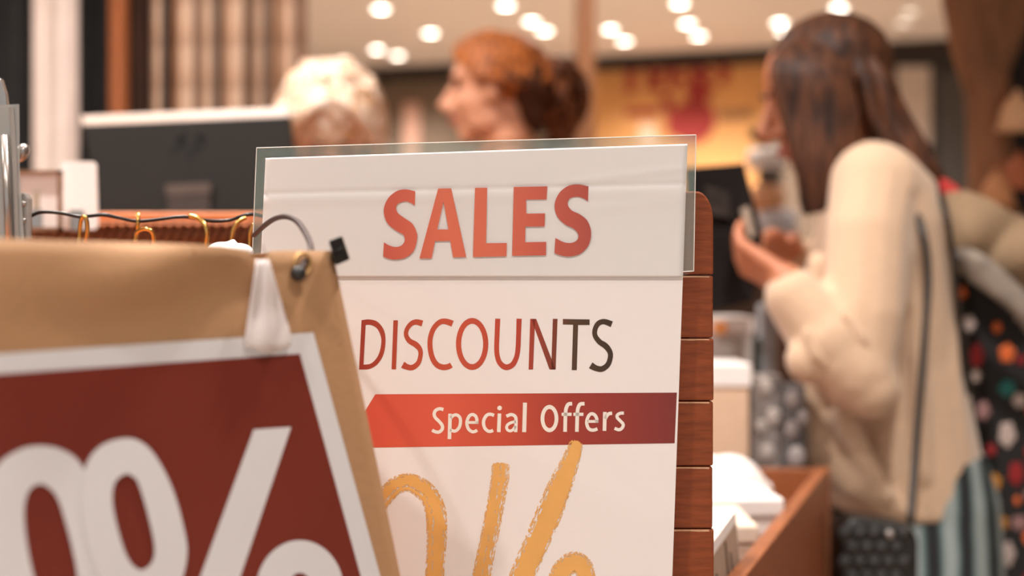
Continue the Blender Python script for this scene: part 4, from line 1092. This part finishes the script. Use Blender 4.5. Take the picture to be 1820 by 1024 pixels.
def paper_pile(px0, px1, py0, py1, Ya, label, cat, name, m, th=0.02, rows_=3, tilt=0.0, grp=None):
    t = thing(name, label, cat, P((px0+px1)/2, py1, Ya), grp)
    for i in range(rows_):
        z_ = P(0, py0, Ya).z-i*th; dx = random.uniform(-0.004, 0.004)
        c_ = Vector(((P(px0, 0, Ya).x+P(px1, 0, Ya).x)/2+dx, Ya+0.06+i*0.002, z_-th/2))
        MB().box(c_, ((P(px1, 0, Ya).x-P(px0, 0, Ya).x)/2, 0.07, th/2-0.0006), R=Matrix.Rotation(tilt, 3, 'Z')).build('paper_bundle', m, t, bevel=0.003)
    return t
def stand_in_bin(t):   # bundles reach down to the bin floor
    pass
p1 = paper_pile(1200, 1386, 884, 960, 1.62, 'stack of white papers lying across the wooden bin', 'paper stack', 'paper_stack', M_white, 0.0225, 7, 0.06)
p2 = paper_pile(1200, 1344, 930, 990, 1.45, 'lower stack of cream papers in front of the white stack in the bin', 'paper stack', 'paper_stack', mat('cream_paper', (226, 206, 186), 0.7), 0.0205, 8, 0.0)
# round white crumpled wrap at the back of the bin
rw = MB(); c_ = P(1296, 868, 1.86)
rw.ell(c_+Vector((0, 0, -0.02)), (0.055, 0.05, 0.065)); torus(rw, c_+Vector((0.008, -0.035, -0.01)), (0.2, -1, 0.3), 0.034, 0.010); rw.limb([c_+Vector((-0.03, 0, 0.03)), c_+Vector((0.045, -0.01, 0.0))], [0.016, 0.012])
rw.limb([c_+Vector((0, 0, -0.05)), Vector((c_.x, c_.y, TZ+0.06))], [0.045, 0.045])
tag(rw.fuse('white_wrap', M_white, None, 0.004, 2), 'round white wrapped bundle at the back corner of the wooden bin', 'bundle')
# upright cards in front: three greeting cards with pale edges
for i, (dx, dy) in enumerate(((0, 0), (-22, 8), (-44, 18))):
    t = thing('greeting_card', ('grey greeting card with white edge, outermost of three beside the panel', 'greeting card standing between two others beside the panel', 'greeting card nearest the panel among three')[i], 'card', P(1290+dx, 1024, 1.25), 'greeting cards in the bin')
    a_ = P(1307+dx, 908+dy, 1.34); b2 = P(1248+dx, 990+dy, 1.16); dn = Vector((0.02, -0.002, -0.125))
    f_ = [a_, b2, b2+Vector((0.018, -0.004, -0.19)), a_+Vector((0.018, -0.004, -0.19))]
    nrm_ = (f_[1]-f_[0]).cross(f_[3]-f_[0]).normalized()
    if nrm_.x < 0: nrm_ = -nrm_
    mb = MB(); mb.prism(f_, [v-nrm_*0.006 for v in f_]); mb.build('card_sheet', M_white, t)
    lp = lambda u, v: f_[0].lerp(f_[1], u).lerp(f_[3].lerp(f_[2], u), v)+nrm_*0.0006
    mb = MB(); mb.prism([lp(.03, .05), lp(.97, .05), lp(.97, .97), lp(.03, .97)], [q_-nrm_*0.0004 for q_ in (lp(.03, .05), lp(.97, .05), lp(.97, .97), lp(.03, .97))]); mb.build('printed_face', mat('card_grey', (176, 152, 132), 0.6, var=0.08), t)
    for u0 in (0.30, 0.72):
        MB().tube([lp(u0, 0.14), lp(u0-0.03, 0.45), lp(u0+0.02, 0.9)], [0.0012, 0.0022, 0.0022], 6).build('printed_stem', mat('card_ink', (66, 58, 52), 0.6), t)
    MB().tube([lp(0.42, 0.06), lp(0.42, 0.95)], 0.0015, 6).build('card_fold', mat('card_brown', (96, 66, 48), 0.6), t)

# cartons and packs behind the bin
def carton(x0, x1, y0, y1, Y, m, label, cat, name='carton', lid=None, depth=0.06, tl=0):
    p0, p1 = P(x0, y0, Y), P(x1, y1, Y)
    zb_ = TZ
    t = thing(name, label, cat, ((p0.x+p1.x)/2, Y, zb_))
    MB().box(((p0.x+p1.x)/2, Y+depth, (p0.z+zb_)/2), ((p1.x-p0.x)/2, depth, (p0.z-zb_)/2)).build('box_body', m, t, bevel=0.003)
    if lid:
        zl = P(0, lid[0], Y).z
        MB().box(((p0.x+p1.x)/2, Y+depth, (p0.z+zl)/2+0.001), ((p1.x-p0.x)/2+0.003, depth+0.003, (p0.z-zl)/2)).build('lid', lid[1], t, bevel=0.003)
    return t
M_cream = mat('carton_cream', (222, 188, 158), 0.7, var=0.05)
carton(1225, 1332, 648, 812, 2.06, M_cream, 'cream carton with a white lid behind the wooden bin', 'carton', lid=(690, M_white))
t = carton(1232, 1338, 564, 650, 2.26, mat('carton_grey', (190, 182, 176), 0.7, var=0.1), 'grey carton with a white lid and orange corner behind the cream carton', 'carton', lid=(592, M_white))
p0, p1 = P(1268, 572, 2.252), P(1292, 594, 2.252)
MB().box((p0+p1)/2, (abs(p1.x-p0.x)/2, 0.002, abs(p1.z-p0.z)/2)).build('orange_print', mat('print_orange', (236, 152, 84), 0.6), t)
M_pk = mat('pack_grey', (140, 130, 124), 0.5, var=0.55, scale=26)
t = carton(1336, 1392, 668, 835, 2.08, M_pk, 'tall grey mottled gift pack beside the cream carton', 'gift pack', 'gift_pack', depth=0.03)
for (x, y, r) in ((1360,690,14),(1376,742,15),(1352,760,12),(1364,806,14)): MB().ell(P(x, y, 2.079), (r/F*2.08, 0.004, r/F*2.08*1.2)).build('round_motif', mat('motif_pale', (172, 160, 152), 0.6), t, True)
t = carton(1394, 1432, 684, 840, 2.06, mat('pack_dark', (96, 92, 92), 0.5, var=0.5, scale=30), 'darker grey gift pack nearest the cardigan wearer', 'gift pack', 'gift_pack', depth=0.03)
for (x, y, r) in ((1410,710,13),(1428,742,11),(1408,764,13),(1416,812,15)): MB().ell(P(x, y, 2.059), (r/F*2.06, 0.004, r/F*2.06*1.3)).build('round_motif', mat('motif_pale2', (160, 150, 146), 0.6), t, True)
carton(1342, 1352, 600, 700, 2.32, mat('pack_green', (62, 74, 66), 0.6, var=0.2), 'dark green narrow box standing behind the gift packs', 'box', 'narrow_box', depth=0.02)
carton(1352, 1384, 540, 690, 2.36, mat('pack_blue', (168, 168, 172), 0.6, var=0.1), 'pale blue-grey narrow box standing behind the gift packs', 'box', 'narrow_box', depth=0.02)
carton(1385, 1404, 590, 700, 2.40, mat('pack_brown', (120, 78, 56), 0.6, var=0.2), 'brown narrow box standing beside the pale blue-grey box', 'box', 'narrow_box', depth=0.02)

# merchandise shelf far behind the hands
SY = 4.1
shf = thing('merchandise_shelf', 'brown shelf unit with goods in the middle of the shop', 'shelf', (P(1340, 0, SY).x, SY+0.15, 0))
zsh = P(0, 428, SY).z
MB().box((P(1340, 0, SY).x, SY+0.15, zsh-0.012), (0.32, 0.15, 0.012)).build('shelf_board', M_crate, shf)
MB().box((P(1340, 0, SY).x, SY+0.17, (zsh-0.024)/2), (0.30, 0.12, (zsh-0.024)/2)).build('shelf_body', mat('shelf_dark', (84, 62, 48), 0.6), shf)
def good(x0, x1, y0, y1, m, label, cat, name, Y=SY+0.02, knob=True):
    p0, p1 = P(x0, y0, Y), P(x1, y1, Y)
    t = thing(name, label, cat, ((p0.x+p1.x)/2, Y+0.04, min(p0.z, p1.z)))
    cxm = (p0.x+p1.x)/2; r_ = (p1.x-p0.x)/2
    z0, z1 = min(p0.z, p1.z), max(p0.z, p1.z)
    MB().loft([(Vector((cxm, Y+0.05, z0)), r_*0.85, 0.045), (Vector((cxm, Y+0.05, z0*0.6+z1*0.4)), r_, 0.05), (Vector((cxm, Y+0.05, z1-0.008)), r_*0.95, 0.048), (Vector((cxm, Y+0.05, z1)), r_*0.8, 0.04)]).build('jar_body', m, t, True)
    return t
good(1346, 1424, 372, 428, mat('good_blue', (206, 204, 208), 0.5), 'pale blue-white round tin on the merchandise shelf', 'tin', 'round_tin')
good(1340, 1402, 326, 372, mat('good_orange', (222, 164, 122), 0.5), 'peach coloured round tin stacked on the pale tin', 'tin', 'round_tin')
good(1352, 1396, 299, 326, mat('good_dark', (92, 84, 76), 0.5), 'dark grey round tin in the shelf stack', 'tin', 'round_tin')
good(1332, 1406, 262, 299, M_white, 'white round tin topmost of the shelf stack', 'tin', 'round_tin')
pt = thing('leafy_sprig', 'small green leafy sprig on top of the white tin', 'plant', P(1356, 262, SY+0.07))
for i in range(9):
    a = i*0.7; b0 = P(1356, 264, SY+0.07); tip = b0+Vector((math.cos(a)*0.05, math.sin(a)*0.03, 0.05+0.02*math.sin(i*2.3)))
    mid = (b0+tip)/2+Vector((0, 0, 0.02)); wv = Vector((-math.sin(a), math.cos(a)*0.4, 0.4)).normalized()*0.012
    MB().add([b0, mid+wv, tip, mid-wv], [(0, 1, 2), (0, 2, 3)]).build('leaf', mat('leaf_green', (96, 100, 70), 0.6), pt, solid=0.001)

# ------------------------------------------------------------------ tree post at the right edge, hats
tp = thing('tree_trunk_post', 'rough brown tree trunk post with branches at the shop edge', 'tree trunk', (P(1755, 0, 3.2).x, 3.2, 0))
M_bark = mat('bark', (142, 98, 68), 0.85, var=0.35, scale=14, bump=0.6, bscale=30, stretch=(1, 1, 0.3))
tk = MB(); TYp = 3.2
tk.tube([Vector(q_) for q_ in cr([tuple(Vector((P(1766, 0, TYp).x, TYp, 0.0))), tuple(P(1764, 700, TYp)), tuple(P(1762, 480, TYp)), tuple(P(1760, 300, TYp)), tuple(P(1756, 160, TYp)), tuple(P(1756, 40, TYp)), tuple(P(1764, -200, TYp)), tuple(Vector((P(1766, 0, TYp).x, TYp, H-0.01)))], 6)], [0.085]*6+[0.07]*10+[0.05]*10+[0.045]*6+[0.055]*6+[0.07]*9, 14)
tk.limb([P(1750, 150, TYp), P(1722, 80, TYp-0.02), P(1700, -10, TYp-0.03), P(1690, -120, TYp)], [0.05, 0.042, 0.035, 0.03])
tk.limb([P(1765, 110, TYp), P(1800, 40, TYp), P(1850, -60, TYp)], [0.045, 0.036, 0.03])
tk.limb([P(1708, 30, TYp-0.02), P(1696, 12, TYp-0.03)], [0.03, 0.02])
tk.fuse('trunk', M_bark, tp, 0.008, 1)
peg1 = MB(); peg1.tube([P(1762, 190, 3.2), P(1806, 175, 3.12)], 0.008, 8); peg1.build('peg', M_crate, tp)
peg2 = MB(); peg2.tube([P(1762, 300, 3.2), P(1790, 292, 3.08)], 0.008, 8); peg2.build('peg', M_crate, tp)
def hat(c, s_, label, m):
    t = thing('knitted_hat', label, 'hat', c-Vector((0, 0, s_)))
    MB().loft([(c+Vector((0, 0, -s_)), s_*0.95, s_*0.8), (c+Vector((0, 0, -s_*0.6)), s_, s_*0.85), (c+Vector((0, 0, s_*0.2)), s_*0.85, s_*0.7), (c+Vector((0, 0, s_*0.8)), s_*0.45, s_*0.4), (c+Vector((0, 0, s_)), s_*0.15, s_*0.15)]).build('crown', m, t, True)
    tr_ = MB(); torus(tr_, c+Vector((0, 0, -s_*0.85)), (0, 0, 1), s_*0.95, s_*0.16); tr_.build('cuff', m, t, True)
    MB().ell(c+Vector((0, 0, s_*1.05)), (s_*0.22,)*3).build('bobble', m, t, True)
hat(P(1808, 200, 3.1), 0.040, 'pale beige knitted hat on the upper peg of the trunk', mat('hat_beige', (222, 178, 138), 0.9, bump=0.3))
hat(P(1772, 336, 3.05), 0.034, 'tan knitted hat on the lower peg of the trunk', mat('hat_tan', (200, 140, 96), 0.9, bump=0.3))
hat(P(1812, 306, 3.06), 0.036, 'rusty knitted hat hanging beside the tan one', mat('hat_rust', (168, 96, 62), 0.9, bump=0.3))
curtain('dark_drape', 1772, 2250, 3.5, M_fabric_b, 'black drape hanging behind the tree trunk post', 'drape', 6)
